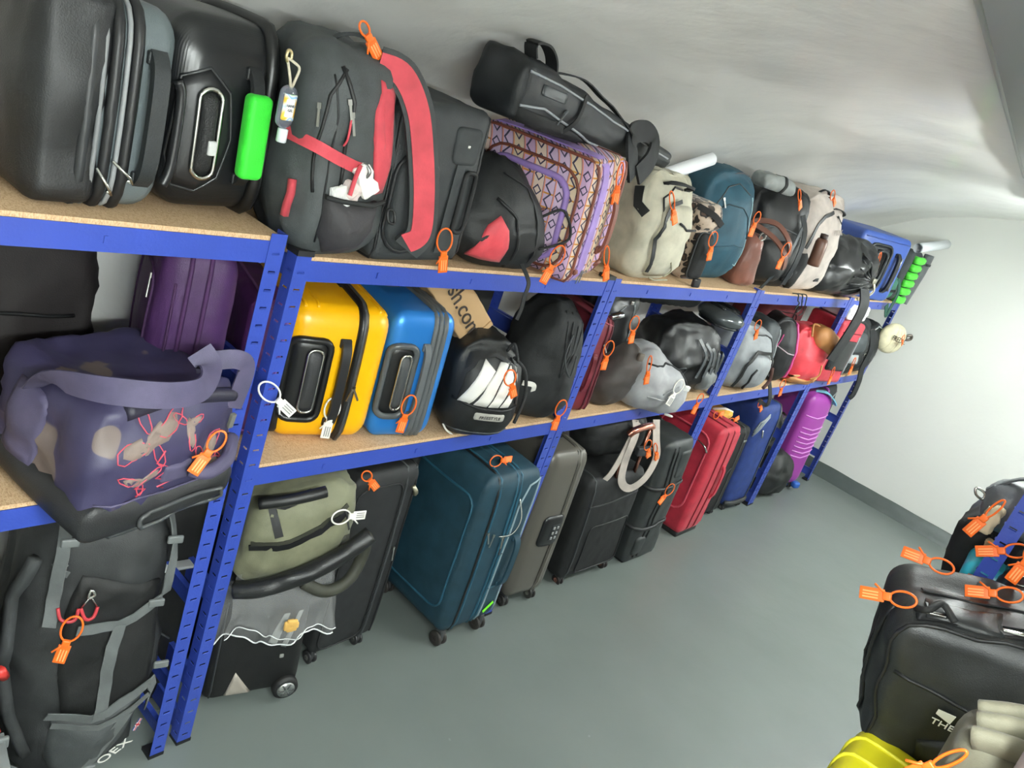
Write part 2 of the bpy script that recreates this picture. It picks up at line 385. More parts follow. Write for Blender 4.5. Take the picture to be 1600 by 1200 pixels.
def rack(name_i,label,x,y0,y1,H,levels,D=.6,bottom=(.04,.25),flip=False,caps=False,group=None):
    R_=Bag('storage_rack',label,'rack',(x,y0,0),group=group); R_.o.rotation_euler=(0,0,0)
    W=y1-y0; sx=-1 if not flip else 1   # depth direction
    protoL=post_mesh(H,-1); protoR=post_mesh(H,1)
    def place(src,loc,rz,first):
        o=src if first else src.copy()
        if not first: COL.objects.link(o)
        o.parent=R_.o; o.location=loc; o.rotation_euler=(0,0,rz); return o
    if not flip:
        fl=place(protoL,(0,0,.008),0,True); fr=place(protoR,(0,W,.008),0,True)
        bl=place(protoR,(-D,0,.008),pi,False); br=place(protoL,(-D,W,.008),pi,False)
    else:
        fl=place(protoR,(0,0,.008),pi,True); fr=place(protoL,(0,W,.008),pi,True)
        bl=place(protoL,(D,0,.008),0,False); br=place(protoR,(D,W,.008),0,False)
    for (px,py,sy) in ((0,0,1),(0,W,-1),(sx*D,0,1),(sx*D,W,-1)):
        ix=sx if px==0 else -sx
        m=MB().box((min(px-ix*.002,px+ix*.05),min(py-sy*.002,py+sy*.05),0),(max(px-ix*.002,px+ix*.05),max(py-sy*.002,py+sy*.05),.014))
        m.build('foot_cap',M_foot,R_,smooth=False)
        if caps and px==0:
            MB().box((min(px-ix*.003,px+ix*.052),min(py-sy*.003,py+sy*.052),H+.004),(max(px-ix*.003,px+ix*.052),max(py-sy*.003,py+sy*.052),H+.02)).build('top_cap',M_foot,R_,smooth=False)
    for zt in levels:
        for px,s_ in ((0,sx),(sx*D,-sx)):
            m=MB().box((min(px+s_*.0025,px+s_*.0045),.004,zt-.061),(max(px+s_*.0025,px+s_*.0045),W-.004,zt))
            m.box((min(px+s_*.0045,px+s_*.03),.01,zt-.012),(max(px+s_*.0045,px+s_*.03),W-.01,zt-.010))
            m.box((min(px+s_*.0045,px+s_*.018),.01,zt-.061),(max(px+s_*.0045,px+s_*.018),W-.01,zt-.059))
            for yy_ in [.3+.42*k for k in range(int((W-.4)/.42)+1)]: m.box((px-s_*.0005,yy_-.004,zt-.04),(px+s_*.003,yy_+.004,zt-.022))
            m.build('shelf_beam',M_blue,R_,smooth=False)
        for py,s_ in ((0,1),(W,-1)):
            MB().box((min(0,sx*D)+.004,min(py+s_*.0025,py+s_*.0045),zt-.061),(max(0,sx*D)-.004,max(py+s_*.0025,py+s_*.0045),zt)).box((min(0,sx*D)+.01,min(py+s_*.004,py+s_*.025),zt-.012),(max(0,sx*D)-.01,max(py+s_*.004,py+s_*.025),zt-.010)).build('side_beam',M_blue,R_,smooth=False)
        bd=MB(); c=.03
        xs=(sx*.006,sx*(D-.006)); 
        pl=[(xs[0],c),(xs[0],W-c),(xs[0]+sx*c,W-.006),(xs[1]-sx*c,W-.006),(xs[1],W-c),(xs[1],c),(xs[1]-sx*c,.006),(xs[0]+sx*c,.006)]
        n=8; v=[(a,b,zt-.0) for a,b in pl]+[(a,b,zt+.012) for a,b in pl]; f=[tuple(range(n)),tuple(range(n,2*n))[::-1]]+[(i,(i+1)%n,(i+1)%n+n,i+n) for i in range(n)]
        if sx>0: f=[q[::-1] for q in f]
        bd.add(v,[q[::-1] for q in f]).build('shelf_board',M_board,R_,smooth=False)
    for zt in (bottom[0]+.075,bottom[1]+.06,.67,1.42):
        if any(abs(zt-l)<.1 for l in levels): continue
        for py,s_ in ((0,1),(W,-1)):
            MB().box((min(0,sx*D)+.004,min(py+s_*.0025,py+s_*.0045),zt-.075),(max(0,sx*D)-.004,max(py+s_*.0025,py+s_*.0045),zt)).box((min(0,sx*D)+.01,min(py+s_*.004,py+s_*.02),zt-.002),(max(0,sx*D)-.01,max(py+s_*.004,py+s_*.02),zt)).build('side_brace',M_blue,R_,smooth=False)
    return R_
rack(0,'nearest left blue steel rack, cropped by the left frame edge, slightly taller than its neighbour',.009,-1.654,-.054,1.85,[1.113,1.837])
rack(1,'second blue steel rack on the left, holding the yellow and the blue hard cases',0,0,1.596,1.796,[1.113,1.787],caps=True)
rack(2,'third blue steel rack on the left, holding the light grey drawstring bag',0,1.606,3.146,1.80,[1.113,1.787])
rack(3,'fourth blue steel rack on the left, holding the red and tan bag',0,3.156,4.82,1.80,[1.113,1.787])
rack(4,'farthest blue steel rack on the left, beside the white end wall',0,4.83,6.16,1.80,[1.113,1.787])
rack(5,'tall blue steel rack on the right of the aisle, mostly hidden by bags',1.677,1.25,2.8,2.3,[.62,1.29,2.25],flip=True,bottom=(.04,.04),D=.55)
rack(6,'low blue steel rack below the black duffel at the lower right',1.69,-.6,1.2,1.04,[.45,1.0],flip=True,bottom=(.04,.04),D=.55)
# ---------------- shared bag builders
BK='#26292b'
M_zip=plastic('#141517',.5); M_zipg=plastic('#3a3d3f',.5); M_rub=plastic('#1d1f21',.42,bump=.0008); M_chr=metal('#d0d0cb',.22)
M_web=fabric('#1e2022',.7,.001,700); M_orange=plastic('#f0731f',.38); M_white=plastic('#eceae4',.4)
TZ,MZ=1.7995,1.1255
def tele(B,y0,y1,z0,z1,fr,gr,grip='#2a2b2d',th=.012,face='x'):
    """recess on the end of a hard case with its telescopic grip"""
    c=plastic('#0f1011',.4); B.pad('handle_recess',rr(y0,z0,y1,z1,.03),face,.003,c,p=8)
    f=B.line('handle_frame',rr(y0,z0,y1,z1,.03),face,th,plastic(fr,.35),True,seg=8)
    ym=y0+(y1-y0)*.62; w_=(y1-y0)*.2
    g=B.pad('telescopic_grip',rr(ym-w_,z0+.03,ym+w_,z1-.03,.02),face,.02,plastic(grip,.5,bump=.001),p=3)
    B.line('grip_trim',rr(ym-w_,z0+.03,ym+w_,z1-.03,.02),face,.005,gr if not isinstance(gr,str) else metal(gr),True,par=None,o=.012)
def side_handle(B,y,z0,z1,mat,wd=.026,out=.035,th=.014,name='carry_handle',face='x'):
    a,n=B.pt(face,y,z0); b,n2=B.pt(face,y,z1) ; n=V((1,0,0)) if face=='x' else V((0,-1,0)) if face=='y' else V((0,0,1))
    L=b-a
    h=B.band(name,[a+n*.002,a+L*.1+n*out*.75,a+L*.3+n*out,a+L*.7+n*out,b-L*.1+n*out*.75,b+n*.002],wd,th,n,mat)
    for p,s_ in ((a,1),(b,-1)):
        m=MB().rb(p+n*.004+L*(.04*s_),(.016,wd*1.25,.03) if face=='x' else (wd*1.25,.016,.03),.005); m.build('handle_anchor',mat,h)
    return h
def grab(B,p0,p1,rise,mat,wd=.024,th=.006,name='grab_handle',up=(0,0,1),n=6):
    p0,p1,u=V(p0),V(p1),V(rise); m=(p0+p1)/2
    return B.band(name,[p0,p0+u*.7+(m-p0)*.12,m+u,p1+u*.7+(m-p1)*.12,p1],wd,th,up,mat,n)
def clips(B,face,a,b,mat=None): 
    P_,N_=B.pt(face,a,b,.006); MB().rb(P_,(.014,.03,.022),.004).build('buckle',mat or plastic('#17181a',.4),B)

# ======================= TOP SHELF, near to far
# grey hard case with black fabric front (cropped by the left frame edge)
B=Bag('hybrid_suitcase','grey hard shell suitcase with black fabric front, leftmost on the top shelf','suitcase',(-.07,-.50,1.8515),0,.03)
B.body(.27,.42,.45,(.055,.06,.075),plastic('#5d6669',.42,bump=.0006),'shell',m=(6,3,6),bulge=(.012,0,0))
fp=MB().add(*softbox(.16,.43,.462,(.05,.04,.05),m=(8,3,8),bulge=(.004,.03,0),wr=.010,ws=5,seed=2,fn=lambda q,u:q+V((.018,-.088,-.004)))).build('fabric_front',fabric('#26282a',.5,.012,300,crs=4),B); BVs=B.bvh
for yy_,r_,c in ((-.012,.013,'#1a1b1d'),(.012,.006,'#8d9092'),(.03,.013,'#1a1b1d'),(-.035,.006,'#77797b'),(-.06,.012,'#2c2e30')): B.ring('zip_band',
 'y',yy_,r_,plastic(c,.45),seg=6,o=.006)
side_handle(B,.075,.07,.36,plastic('#24282a',.5,bump=.001),.036,.035,.02)
B.pad('trolley_recess',rr(.105,.09,.132,.3,.012),'x',.004,plastic('#141517',.5)); B.tube('trolley_grip',[B.pt('x',.118,.07,.02)[0],B.pt('x',.124,.12,.03)[0],B.pt('x',.124,.27,.03)[0],B.pt('x',.118,.31,.02)[0]],.012,plastic('#1c1d1f',.35))
for q in ((.0,.12,.9),(-.03,.10,.6)):
    P_,N_=B.pt('x',q[0],q[1],.02); d_=V((0,sin(q[2]),-cos(q[2])))
    MB().tube([P_,P_+d_*.05+N_*.01,P_+d_*.052+V((0,.008,-.014)),P_+d_*.042+V((0,.004,-.014))],.0035,6).build('zip_puller',M_chr,B)

# black hard case with green handle sleeve and hand gel bottle
B=Bag('hard_suitcase','glossy black hard suitcase with a bright green handle sleeve on the top shelf','suitcase',(-.13,-.195,1.8515),0,.07)
gb=NT('black_textured_shell',.28); gb.col('#17191b'); gb.bump(gb.n('ShaderNodeTexWave',{'Vector':gb.co(),'Scale':90,'Distortion':1.5},wave_type='BANDS').outputs[0],.0003,.5)
B.body(.30,.37,.46,(.05,.075,.085),gb.m,'shell',m=(8,4,8),bulge=(.02,.012,.01))
B.pad('end_plate',[(-.135,.14),(-.12,.33),(-.06,.36),(-.005,.31),(.01,.2),(-.01,.1),(-.06,.06),(-.115,.07)],'x',.008,plastic('#1b1c1e',.4),p=6)
B.line('plate_edge',[(-.135,.14),(-.12,.33),(-.06,.36),(-.005,.31),(.01,.2),(-.01,.1),(-.06,.06),(-.115,.07)],'x',.005,plastic('#2b2d2f',.3),True)
g=B.pad('telescopic_grip',rr(-.078,.105,-.035,.31,.021),'x',.022,plastic('#151617',.55,bump=.002),o=.006,p=3)
B.line('chrome_grip_trim',rr(-.082,.1,-.03,.315,.025),'x',.006,M_chr,True,o=.016)
B.box('release_button',B.pt('x',-.046,.18,.025)[0]-V((.005,.011,.018)),B.pt('x',-.046,.18,.025)[0]+V((.008,.011,.018)),plastic('#c5c7c6',.35))
side_handle(B,.05,.09,.375,M_rub,.03,.04,.016)
q=B.pt('x',.05,.225)[0].x; B.box('handle_sleeve',(q+.018,.018,.115),(q+.062,.083,.325),fabric('#2fd32f',.6,.001,300),.016,lab='bright green neoprene handle sleeve',k=3)
B.ring('seam_band','y',.1,.02,plastic('#101112',.35),seg=8); B.ring('zip_line','y',.1,.007,plastic('#4b4e50',.4),o=.018)
# hand gel with its carabiner strap: hangs from the case, so a thing of its own
gl=NT('clear_gel',.08,IOR=1.4); gl.col('#cfd6e6'); gl.b.inputs['Transmission Weight'].default_value=.85; gl=gl.m
G=Bag('hand_gel_bottle','clear hand gel bottle hanging from the black hard suitcase zip','bottle',(-.015,-.115,2.12),.12,.05)
G.body(.05,.026,.105,(.012,.024,.022),gl,'bottle',m=3)
lb=NT('gel_label',.5); cc=lb.co('Object',(1,1,1)); lb.col(lb.ramp(lb.noise(38,0),[(.3,'#f5c53a'),(.45,'#f2f0ea'),(.5,'#6fb5e8'),(.6,'#f0ece4'),(.66,'#77cf87'),(.75,'#ef7d4a')]))
G.pad('printed_label',rr(-.019,.022,.019,.085,.004,step=.01),'x',.0012,lb.m,p=9); G.pad('label_panel',rr(-.013,.03,.013,.074,.003,step=.01),'x',.0018,plastic('#f4f3ee',.5),p=9)
for s_,z_,sz in (('HAND',.058,.009),('GEL',.047,.009)): text('lettering',s_,sz,plastic('#5b5d66',.5),G,frame((.0035,0,z_),(0,1,0),(1,0,0)))
MB().lathe([(.011,-.035),(.013,-.033),(.013,-.002),(.009,.0)],(-.013,.003,0),'z',14).build('flip_cap',plastic('#dfe5ea',.35),G)
G.tube('hanging_strap',[(-.01,0,.095),(-.006,-.01,.12),(-.004,-.024,.15),(-.004,-.03,.165),(-.004,-.01,.16),(-.004,.01,.148),(-.006,.006,.12),(-.01,.001,.096)],.0035,fabric('#cfc7b0',.6),5)
G.tube('split_ring',[(-.004,-.03,.158),(-.003,-.036,.17),(-.004,-.032,.184),(-.004,-.022,.18),(-.004,-.02,.165)],.004,metal('#c8b98f',.4),5)

# grey and red trekking daypack on its base
B=Bag('daypack','large charcoal backpack with red mesh straps leaning on the top shelf','backpack',(.03,.12,TZ),-.12,.15)
fg=fabric('#4a4f50',.6,.008,350,crs=6); rd=fabric('#c4424e',.7,.002,160)
def fn3(q,u): 
    t=q.z/.56; return V((q.x,q.y*(1-.18*max(0,t-.5)),q.z))
B.body(.30,.34,.57,(.08,.09,.1),fg,'main_body',m=(6,5,8),bulge=(.02,.02,0),wr=.022,ws=6,seed=5,fn=fn3)
B.line('front_zip',[(-.105,.2),(-.11,.32),(-.09,.45),(-.05,.515)],'x',.005,M_zip); B.line('side_zip',[(-.035,.22),(-.035,.34),(-.03,.44),(-.06,.52)],'x',.006,M_zip)
for a,b in ((-.045,.44),(-.035,.41),(-.108,.42)): B.puller('x',a,b,.15,.05)
B.line('seam',[(-.08,.06),(-.075,.2),(-.07,.4),(-.08,.5)],'x',.003,M_zip)
mp=B.pad('bottle_pocket',[(-.075,.2),(-.08,.09),(-.05,.03),(.01,.02),(.06,.04),(.08,.1),(.085,.18),(.0,.175)],'x',.045,fabric('#3c3a3d',.7,.002,120),p=2.2,lab='dark mesh bottle pocket')
B.line('pocket_hem',[(-.078,.2),(-.04,.185),(.0,.178),(.05,.178),(.087,.184)],'x',.007,fabric('#2c2e2f'),o=.03)
pp=NT('crumpled_receipt',.8); pp.col('#e9e7e0')
for i,(a,b,r_,c) in enumerate(((.045,.235,.5,'#ece9e2'),(.0,.215,-.3,'#d8c9c4'),(-.04,.205,.2,'#dcdcda'))):
    P_,_=B.pt('x',a,b,.02); v,f=softbox(.05,.02,.09 if i==0 else .06,.006,k=1,m=4,wr=.012,ws=28,seed=i)
    MB().add([Matrix.Rotation(r_,3,'X')@(p-V((0,0,.04)))+P_ for p in v],f).build('tissue',plastic(c,.8),B,smooth=False)
# compression strap, then shoulder strap with red mesh lining
q=[B.pt('x',a,b,.008)[0] for a,b in ((-.15,.335),(-.11,.325),(-.06,.30),(.0,.275),(.03,.27))]; B.band('red_compression_strap',q,.032,.004,(1,0,0),rd)
B.tube('red_cord',[B.pt('x',.01,.28,.02)[0],B.pt('x',-.02,.25,.035)[0],B.pt('x',-.03,.21,.04)[0]],.006,rd)
B.tube('strap_buckle',[B.pt('x',.03,.285,.012)[0],B.pt('x',.045,.27,.02)[0],B.pt('x',.035,.25,.016)[0],B.pt('x',.02,.262,.014)[0]],.005,metal('#9a9c9c',.4),4,True)
B.pad('back_mesh',[(.05,.5),(.04,.4),(.055,.28),(.075,.2),(.11,.2),(.12,.35),(.1,.48)],'x',.012,rd,p=3,lab='red quilted back padding')
sp=[(-.03,.06,.535),(.0,.115,.52),(.02,.165,.44),(.035,.195,.32),(.045,.215,.2),(.04,.225,.1),(.02,.2,.045)]
B.band('shoulder_strap',sp,.085,.02,(1,-.35,0),fabric('#3d4243',.7),8)
B.band('red_strap_lining',[V(p)+V((.012,-.006,0)) for p in sp[:-1]]+[V(sp[-1])+V((.012,-.01,.02))],.06,.006,(1,-.35,0),rd,8)
B.line('red_side_panel',[(-.14,.22),(-.15,.12)],'x',.012,rd); B.tube('strap_end_clip',[(.02,.12,.16),(.03,.12,.13),(.03,.14,.125),(.02,.14,.155)],.004,M_zip,4,True)
grab(B,(-.13,-.02,.55),(-.05,.05,.56),(0,0,.035),plastic('#2e3133',.5),.02,.01)
B.tube('puller_cord',[B.pt('x',-.04,.4,.012)[0],B.pt('x',-.045,.36,.02)[0],B.pt('x',-.05,.33,.018)[0]],.003,rd,4)

# big dark holdall trolley
B=Bag('rolling_holdall','big boxy charcoal rolling duffel standing behind the red strapped daypack','duffel',(.01,.425,TZ),-.03,.07)
fb=fabric('#303436',.62,.008,350,crs=4)
B.body(.36,.50,.48,(.03,.04,.035),fb,'body',m=(10,8,9),bulge=(.015,.01,.012),wr=.009,ws=5,seed=9)
B.ring('edge_piping','y',.165,.005,M_zip); B.ring('edge_piping','y',-.165,.005,M_zip)
B.line('end_zip',rr(-.155,.05,-.01,.35,.07),'x',.007,M_zip,True); B.pad('end_pocket',rr(-.15,.055,-.015,.345,.065),'x',.02,fb,p=3)
B.band('side_webbing',[B.pt('x',.075,b,.006)[0] for b in (.05,.15,.25,.33)],.035,.004,(1,0,0),fabric('#3a3e40'))
B.line('side_grip',rr(.1,.12,.15,.31,.02),'x',.008,M_web,True,o=.01)
B.pad('rivet_patch',rr(.035,.33,.14,.44,.02),'x',.004,fabric('#373b3d'),p=8); B.box('rivet',B.pt('x',.09,.385,.004)[0]-V((.004,.006,.006)),B.pt('x',.09,.385,.004)[0]+V((.004,.006,.006)),M_chr)

# low black bag with red panel
B=Bag('sports_backpack','small black and coral red backpack slumped between duffel and patterned suitcase','backpack',(.04,.855,TZ),-.1,0)
def fn5(q,u): 
    t=q.z/.36; return V((q.x-.06*t,q.y*(1-.38*t*t)-.06*t,q.z))
B.body(.44,.30,.36,(.1,.14,.14),fabric('#1d2022',.6,.006,300,crs=7),'main_body',m=6,bulge=(.03,0,0),wr=.02,ws=7,seed=3,fn=fn5)
B.pad('red_side_panel',[(-.17,.04),(-.168,.1),(-.15,.16),(-.12,.2),(-.08,.16),(-.05,.1),(-.04,.04)],'x',.012,fabric('#cf4650',.6,.004,300),p=3)
B.line('seam',[(-.14,.25),(-.05,.2),(-.01,.1),(.0,.02)],'x',.006,M_zip); B.line('seam',[(-.1,.33),(.0,.3),(.06,.2),(.09,.05)],'x',.004,M_zip)
B.tube('loop_strap',[B.pt('x',.1,.22,.0)[0],B.pt('x',.1,.22,.03)[0]+V((0,.06,.02)),B.pt('x',.13,.15,.05)[0]+V((0,.06,0)),B.pt('x',.1,.11,.0)[0]],.005,M_web)
B.band('dangling_strap',[B.pt('x',.05,.05,.01)[0],V((.04,.06,0)),V((.05,.055,-.05)),V((.05,.06,-.10)),V((.055,.05,-.14))],.018,.003,(1,0,0),M_web); 

# patterned suitcase
az=NT('woven_tribal_print',.75); tc=az.n('ShaderNodeTexCoord').outputs['Object']; sx_=az.n('ShaderNodeSeparateXYZ',{0:tc})
u_=az.math('ADD',az.math('MULTIPLY',sx_.outputs[0],20.),az.math('MULTIPLY',sx_.outputs[1],20.)); z_=az.math('MULTIPLY',sx_.outputs[2],20.)
fu=az.math('FRACT',u_); cell=az.math('FLOOR',u_); pz=az.math('PINGPONG',z_,.5)
d1=az.math('ABSOLUTE',az.math('SUBTRACT',fu,az.math('ADD',.22,pz))); zig=az.math('LESS_THAN',d1,.085)
d2=az.math('ABSOLUTE',az.math('SUBTRACT',az.math('ADD',az.math('ABSOLUTE',az.math('SUBTRACT',fu,.5)),az.math('MULTIPLY',az.math('ABSOLUTE',az.math('SUBTRACT',az.math('FRACT',z_),.5)),1.)),.33)); dia=az.math('LESS_THAN',d2,.07)
par=az.math('MODULO',az.math('ADD',cell,40.),2.); dark=az.math('ADD',az.math('MULTIPLY',zig,par),az.math('MULTIPLY',dia,az.math('SUBTRACT',1.,par)))
base=az.ramp(az.math('DIVIDE',az.math('MODULO',az.math('ADD',cell,42.),5.),5.),[(0,'#cbb2cf'),(.2,'#d8c4a8'),(.4,'#c9a6c8'),(.6,'#dcc6b8'),(.8,'#a98ac9')])
for e_ in az.t.nodes:
    if e_.bl_idname=='ShaderNodeValToRGB': e_.color_ramp.interpolation='CONSTANT'
l1=az.math('LESS_THAN',az.math('ABSOLUTE',az.math('SUBTRACT',fu,.06)),.045); l2=az.math('GREATER_THAN',fu,.955); l3=az.math('LESS_THAN',az.math('ABSOLUTE',az.math('SUBTRACT',az.math('FRACT',az.math('MULTIPLY',z_,1.)),.5)),.06)
col_=az.mix(az.math('MULTIPLY',l3,par),base,'#c98a3c'); col_=az.mix(l1,col_,'#e08a62'); col_=az.mix(l2,col_,'#4a3b52'); col_=az.mix(dark,col_,'#3a3550'); az.col(col_); az.bump(az.noise(500,1),.001)
M_az=az.m; M_brl=plastic('#7a4436',.45,bump=.001); M_lil=fabric('#9b7fc4',.6,.001,300)
B=Bag('patterned_suitcase','lilac and orange zigzag patterned fabric suitcase with purple zip trim','suitcase',(.045,1.285,TZ),.2,.17)
B.body(.29,.52,.47,(.03,.06,.07),M_az,'body',m=(5,4,6),bulge=(.008,.02,.01),wr=.004,seed=4)
B.ring('leather_trim','y',-.11,.007,M_brl); B.ring('leather_trim','y',.115,.008,M_brl)
for c_ in (-.06,): B.ring('purple_zip_band','y',c_,.012,M_lil,flat=.05)
B.line('leather_trim',rr(-.46,.05,-.04,.43,.09),'y',.006,M_brl,True); B.pad('front_pocket',rr(-.43,.08,-.08,.39,.07),'y',.025,M_az,p=3); B.line('purple_pocket_zip',rr(-.43,.08,-.08,.39,.07),'y',.013,M_lil,True,flat=False)
B.line('pocket_zip',[(-.3,.22),(-.22,.24),(-.14,.27)],'y',.005,M_brl,o=.03)
side_handle(B,.05,.12,.34,M_brl,.03,.03,.012); B.puller('x',-.035,.05,0,.05); B.puller('x',-.02,.045,.3,.05)
B.line('leather_corner',[(-.17,.01),(-.06,.004),(.06,.004),(.17,.01)],'x',.012,M_brl)

# long black bag lying across the patterned suitcase
B=Bag('tripod_bag','long black padded tripod bag with grey piping lying over the patterned suitcase','bag',(-.12,.66,2.29),-1.47,0,-.02)
def fn7(q,u):
    t=min(1,max(0,-q.x/1.3)); hs=1-.62*t; return V((q.x,q.y*(1-.35*t),q.z*hs))
ft=fabric('#22262a',.55,.008,400,crs=6); M_gp=plastic('#8e9296',.5)
B.body(.22,1.32,.20,(.04,.05,.05),ft,'body',m=(16,4,4),bulge=(.01,.01,.01),wr=.02,ws=5,seed=7,fn=fn7)
B.line('grey_piping',[(-.03,.06),(-.15,.075),(-.35,.05),(-.55,.02),(-.75,.015)],'Y',.005,M_gp)
B.line('grey_piping',[(-.02,.165),(-.2,.16),(-.45,.14),(-.7,.115),(-1.,.08),(-1.25,.06)],'Y',.005,M_gp)
B.pad('end_pocket',[(-.04,.02),(-.03,.055),(-.3,.05),(-.5,.02),(-.5,.006),(-.1,.005)],'Y',.012,fabric('#17191b'),p=3)
B.pad('label_patch',rr(-.26,.11,-.1,.145,.01),'Y',.004,plastic('#33373a',.4),p=9)
hp=[B.pt('z',-.09,.04,.0)[0],B.pt('z',-.09,.04,.0)[0]+V((.02,0,.04)),B.pt('z',-.14,.04)[0]+V((0,0,.055)),B.pt('z',-.2,.04)[0]+V((0,0,.035)),B.pt('z',-.23,.04)[0]]
B.band('end_grab_loop',hp,.05,.008,(0,0,1),M_web)
B.puller('Y',-.28,.09,.1,.05,plastic('#55595c',.5))
B.band('carry_strap',[B.pt('Y',-.38,.16,.01)[0],B.pt('Y',-.36,.08,.012)[0],B.pt('Y',-.33,.02,.01)[0]],.02,.004,(0,1,0),M_web)
B.band('shoulder_strap',[B.pt('z',-.25,.03,.008)[0],B.pt('z',-.4,.05,.03)[0],B.pt('z',-.55,.06,.025)[0],B.pt('z',-.7,.05,.012)[0],V((-.8,.12,.09)),V((-.83,.13,.01)),V((-.80,.14,-.03))],.03,.005,[(0,0,1)]*24+[(0,1,0)]*14,M_web) 
B.band('strap_wrap',[V((-.86,.15,-.05)),V((-.80,.14,.03)),V((-.82,.10,.1)),V((-.92,.1,.13)),V((-.99,.12,.1)),V((-.95,.15,.03)),V((-.87,.16,-.04))],.085,.012,(0,1,.3),fabric('#24272a',.7)); B.box('strap_buckle',(-.86,.125,-.07),(-.77,.15,-.03),M_rub,.006)

# beige backpack
def domeback(w,h,k=.12): 
    return lambda q,u:V((q.x-(.05*max(0,q.z/h-.55)/.45)*(1 if q.x>-.05 else .3),q.y*(1-k*(q.z/h)**2),q.z))
bg=fabric('#b7b3a0',.75,.006,400,crs=6); 
B=Bag('backpack','pale beige backpack with black zips and black top handle on the top shelf','backpack',(-.01,1.92,TZ),-.15,.08)
B.body(.36,.30,.49,(.06,.09,.12),bg,'main_body',m=6,bulge=(.02,.01,0),wr=.02,ws=6,seed=11,fn=domeback(.34,.46,.14))
B.pad('front_pocket',rr(-.09,.03,.14,.36,.06),'x',.035,bg,p=3)
B.line('black_zip',[(-.075,.06),(-.085,.2),(-.075,.3),(-.04,.36),(.02,.375)],'x',.009,M_zip,o=.016,flat=True)
B.line('pocket_zip',[(.0,.29),(.06,.265),(.12,.255)],'x',.006,M_zip,o=.036); B.line('seam',[(-.05,.05),(.0,.03),(.1,.03)],'x',.004,fabric('#9a967f'),o=.03)
B.line('top_zip',[(-.08,.3),(-.08,.38),(-.02,.43),(.05,.42)],'x',.005,M_zip); grab(B,(-.06,-.07,.43),(-.03,.06,.425),(.04,0,.025),fabric('#2a2d2e'),.035,.012)
B.line('shoulder_strap',[(-.1,.40),(-.07,.33),(-.03,.30)],'y',.022,fabric('#2a2d2e'),flat=True,o=.006)
B.tube('pocket_crease',[B.pt('x',.03,.12,.034)[0],B.pt('x',.07,.09,.034)[0],B.pt('x',.04,.05,.034)[0]],.004,fabric('#a29e88'))

# paper roll
B=Bag('paper_roll','white paper roll behind the beige backpack','roll',(-.22,2.0,2.24),1.2,0)
B.o.rotation_euler=(0,-.42,1.45)
MB().lathe([(.031,0),(.031,.36),(.027,.36),(.027,0.)],(0,0,0),'x',20,cap=False).build('roll',plastic('#e9ebee',.6),B); MB().lathe([(.02,0.01),(.018,.362),(.014,.355)],(0,0,0),'x',16,cap=False).build('inner_turn',plastic('#dfe2e6',.6),B)

# leopard pouch and phone pouch
lp=NT('leopard_print',.7); vn=lp.n('ShaderNodeTexVoronoi',{'Vector':lp.n('ShaderNodeVectorMath',{0:lp.co(),1:lp.n('ShaderNodeVectorMath',{0:lp.n('ShaderNodeTexNoise',{'Vector':lp.co(),'Scale':22}).outputs['Color'],3:.045},operation='SCALE').outputs[0]},operation='ADD').outputs[0],'Scale':26}).outputs['Distance']
lp.col(lp.ramp(vn,[(.0,'#5d4436'),(.28,'#4a3429'),(.3,'#231c1a'),(.52,'#231c1a'),(.56,'#b8a491'),(1,'#c9b8a6')])); lp.b.inputs['Sheen Weight'].default_value=.3
B=Bag('leopard_bag','furry leopard print tote bag squeezed beside the beige backpack','handbag',(-.07,2.40,TZ),-.42,.16)
B.body(.17,.26,.40,(.05,.07,.04),lp.m,'body',m=5,bulge=(.02,0,0),wr=.012,ws=9,seed=12); B.pad('folded_flap',rr(-.075,.27,.095,.39,.04),'x',.03,lp.m,p=3)
B.band('gathered_tie',[B.pt('x',-.06,.37,.02)[0],B.pt('x',.0,.34,.045)[0],B.pt('x',.04,.3,.04)[0]],.03,.006,(1,0,0),fabric('#1f1e1e'))
B=Bag('phone_pouch','small black zipped pouch in front of the dark teal backpack','pouch',(.0,2.30,TZ+.035),-.3,.08)
B.body(.10,.05,.23,(.02,.03,.03),fabric('#191b1d'),'body',m=4,bulge=(.008,0,0),wr=.004,seed=3); B.ring('edge_zip','x',-.02,.004,M_zipg); B.box('hanging_charm',(-.0,-.02,-.035),(.02,.03,.01),plastic('#1a1a1c',.3),.008)

# dark teal backpack
tl=fabric('#1f5468',.6,.006,500,crs=6)
B=Bag('backpack','dark teal domed backpack between leopard bag and brown leather handbag','backpack',(-.09,2.70,TZ),-.3,.14)
B.body(.38,.30,.58,(.08,.13,.18),tl,'main_body',m=6,bulge=(.03,0,0),wr=.014,ws=6,seed=13,fn=domeback(.34,.56,.1))
B.line('main_zip',[(-.135,.12),(-.14,.3),(-.12,.42),(-.06,.5),(.02,.52),(.1,.47)],'x',.004,M_zipg); B.line('pocket_zip',[(-.13,.38),(-.06,.42),(.04,.41),(.1,.36),(.13,.25)],'x',.004,plastic('#14303c',.5))
B.line('light_piping',[(.155,.05),(.16,.2),(.15,.36),(.12,.46)],'x',.004,plastic('#8fb0b8',.5)); grab(B,(-.1,.0,.55),(-.1,.1,.54),(.02,0,.025),plastic('#3a3336',.5),.02)
B.line('seam',[(.14,.2),(.03,.22),(-.1,.2)],'x',.003,plastic('#15404f',.5)); B.puller('x',-.09,.44,.3,.045)

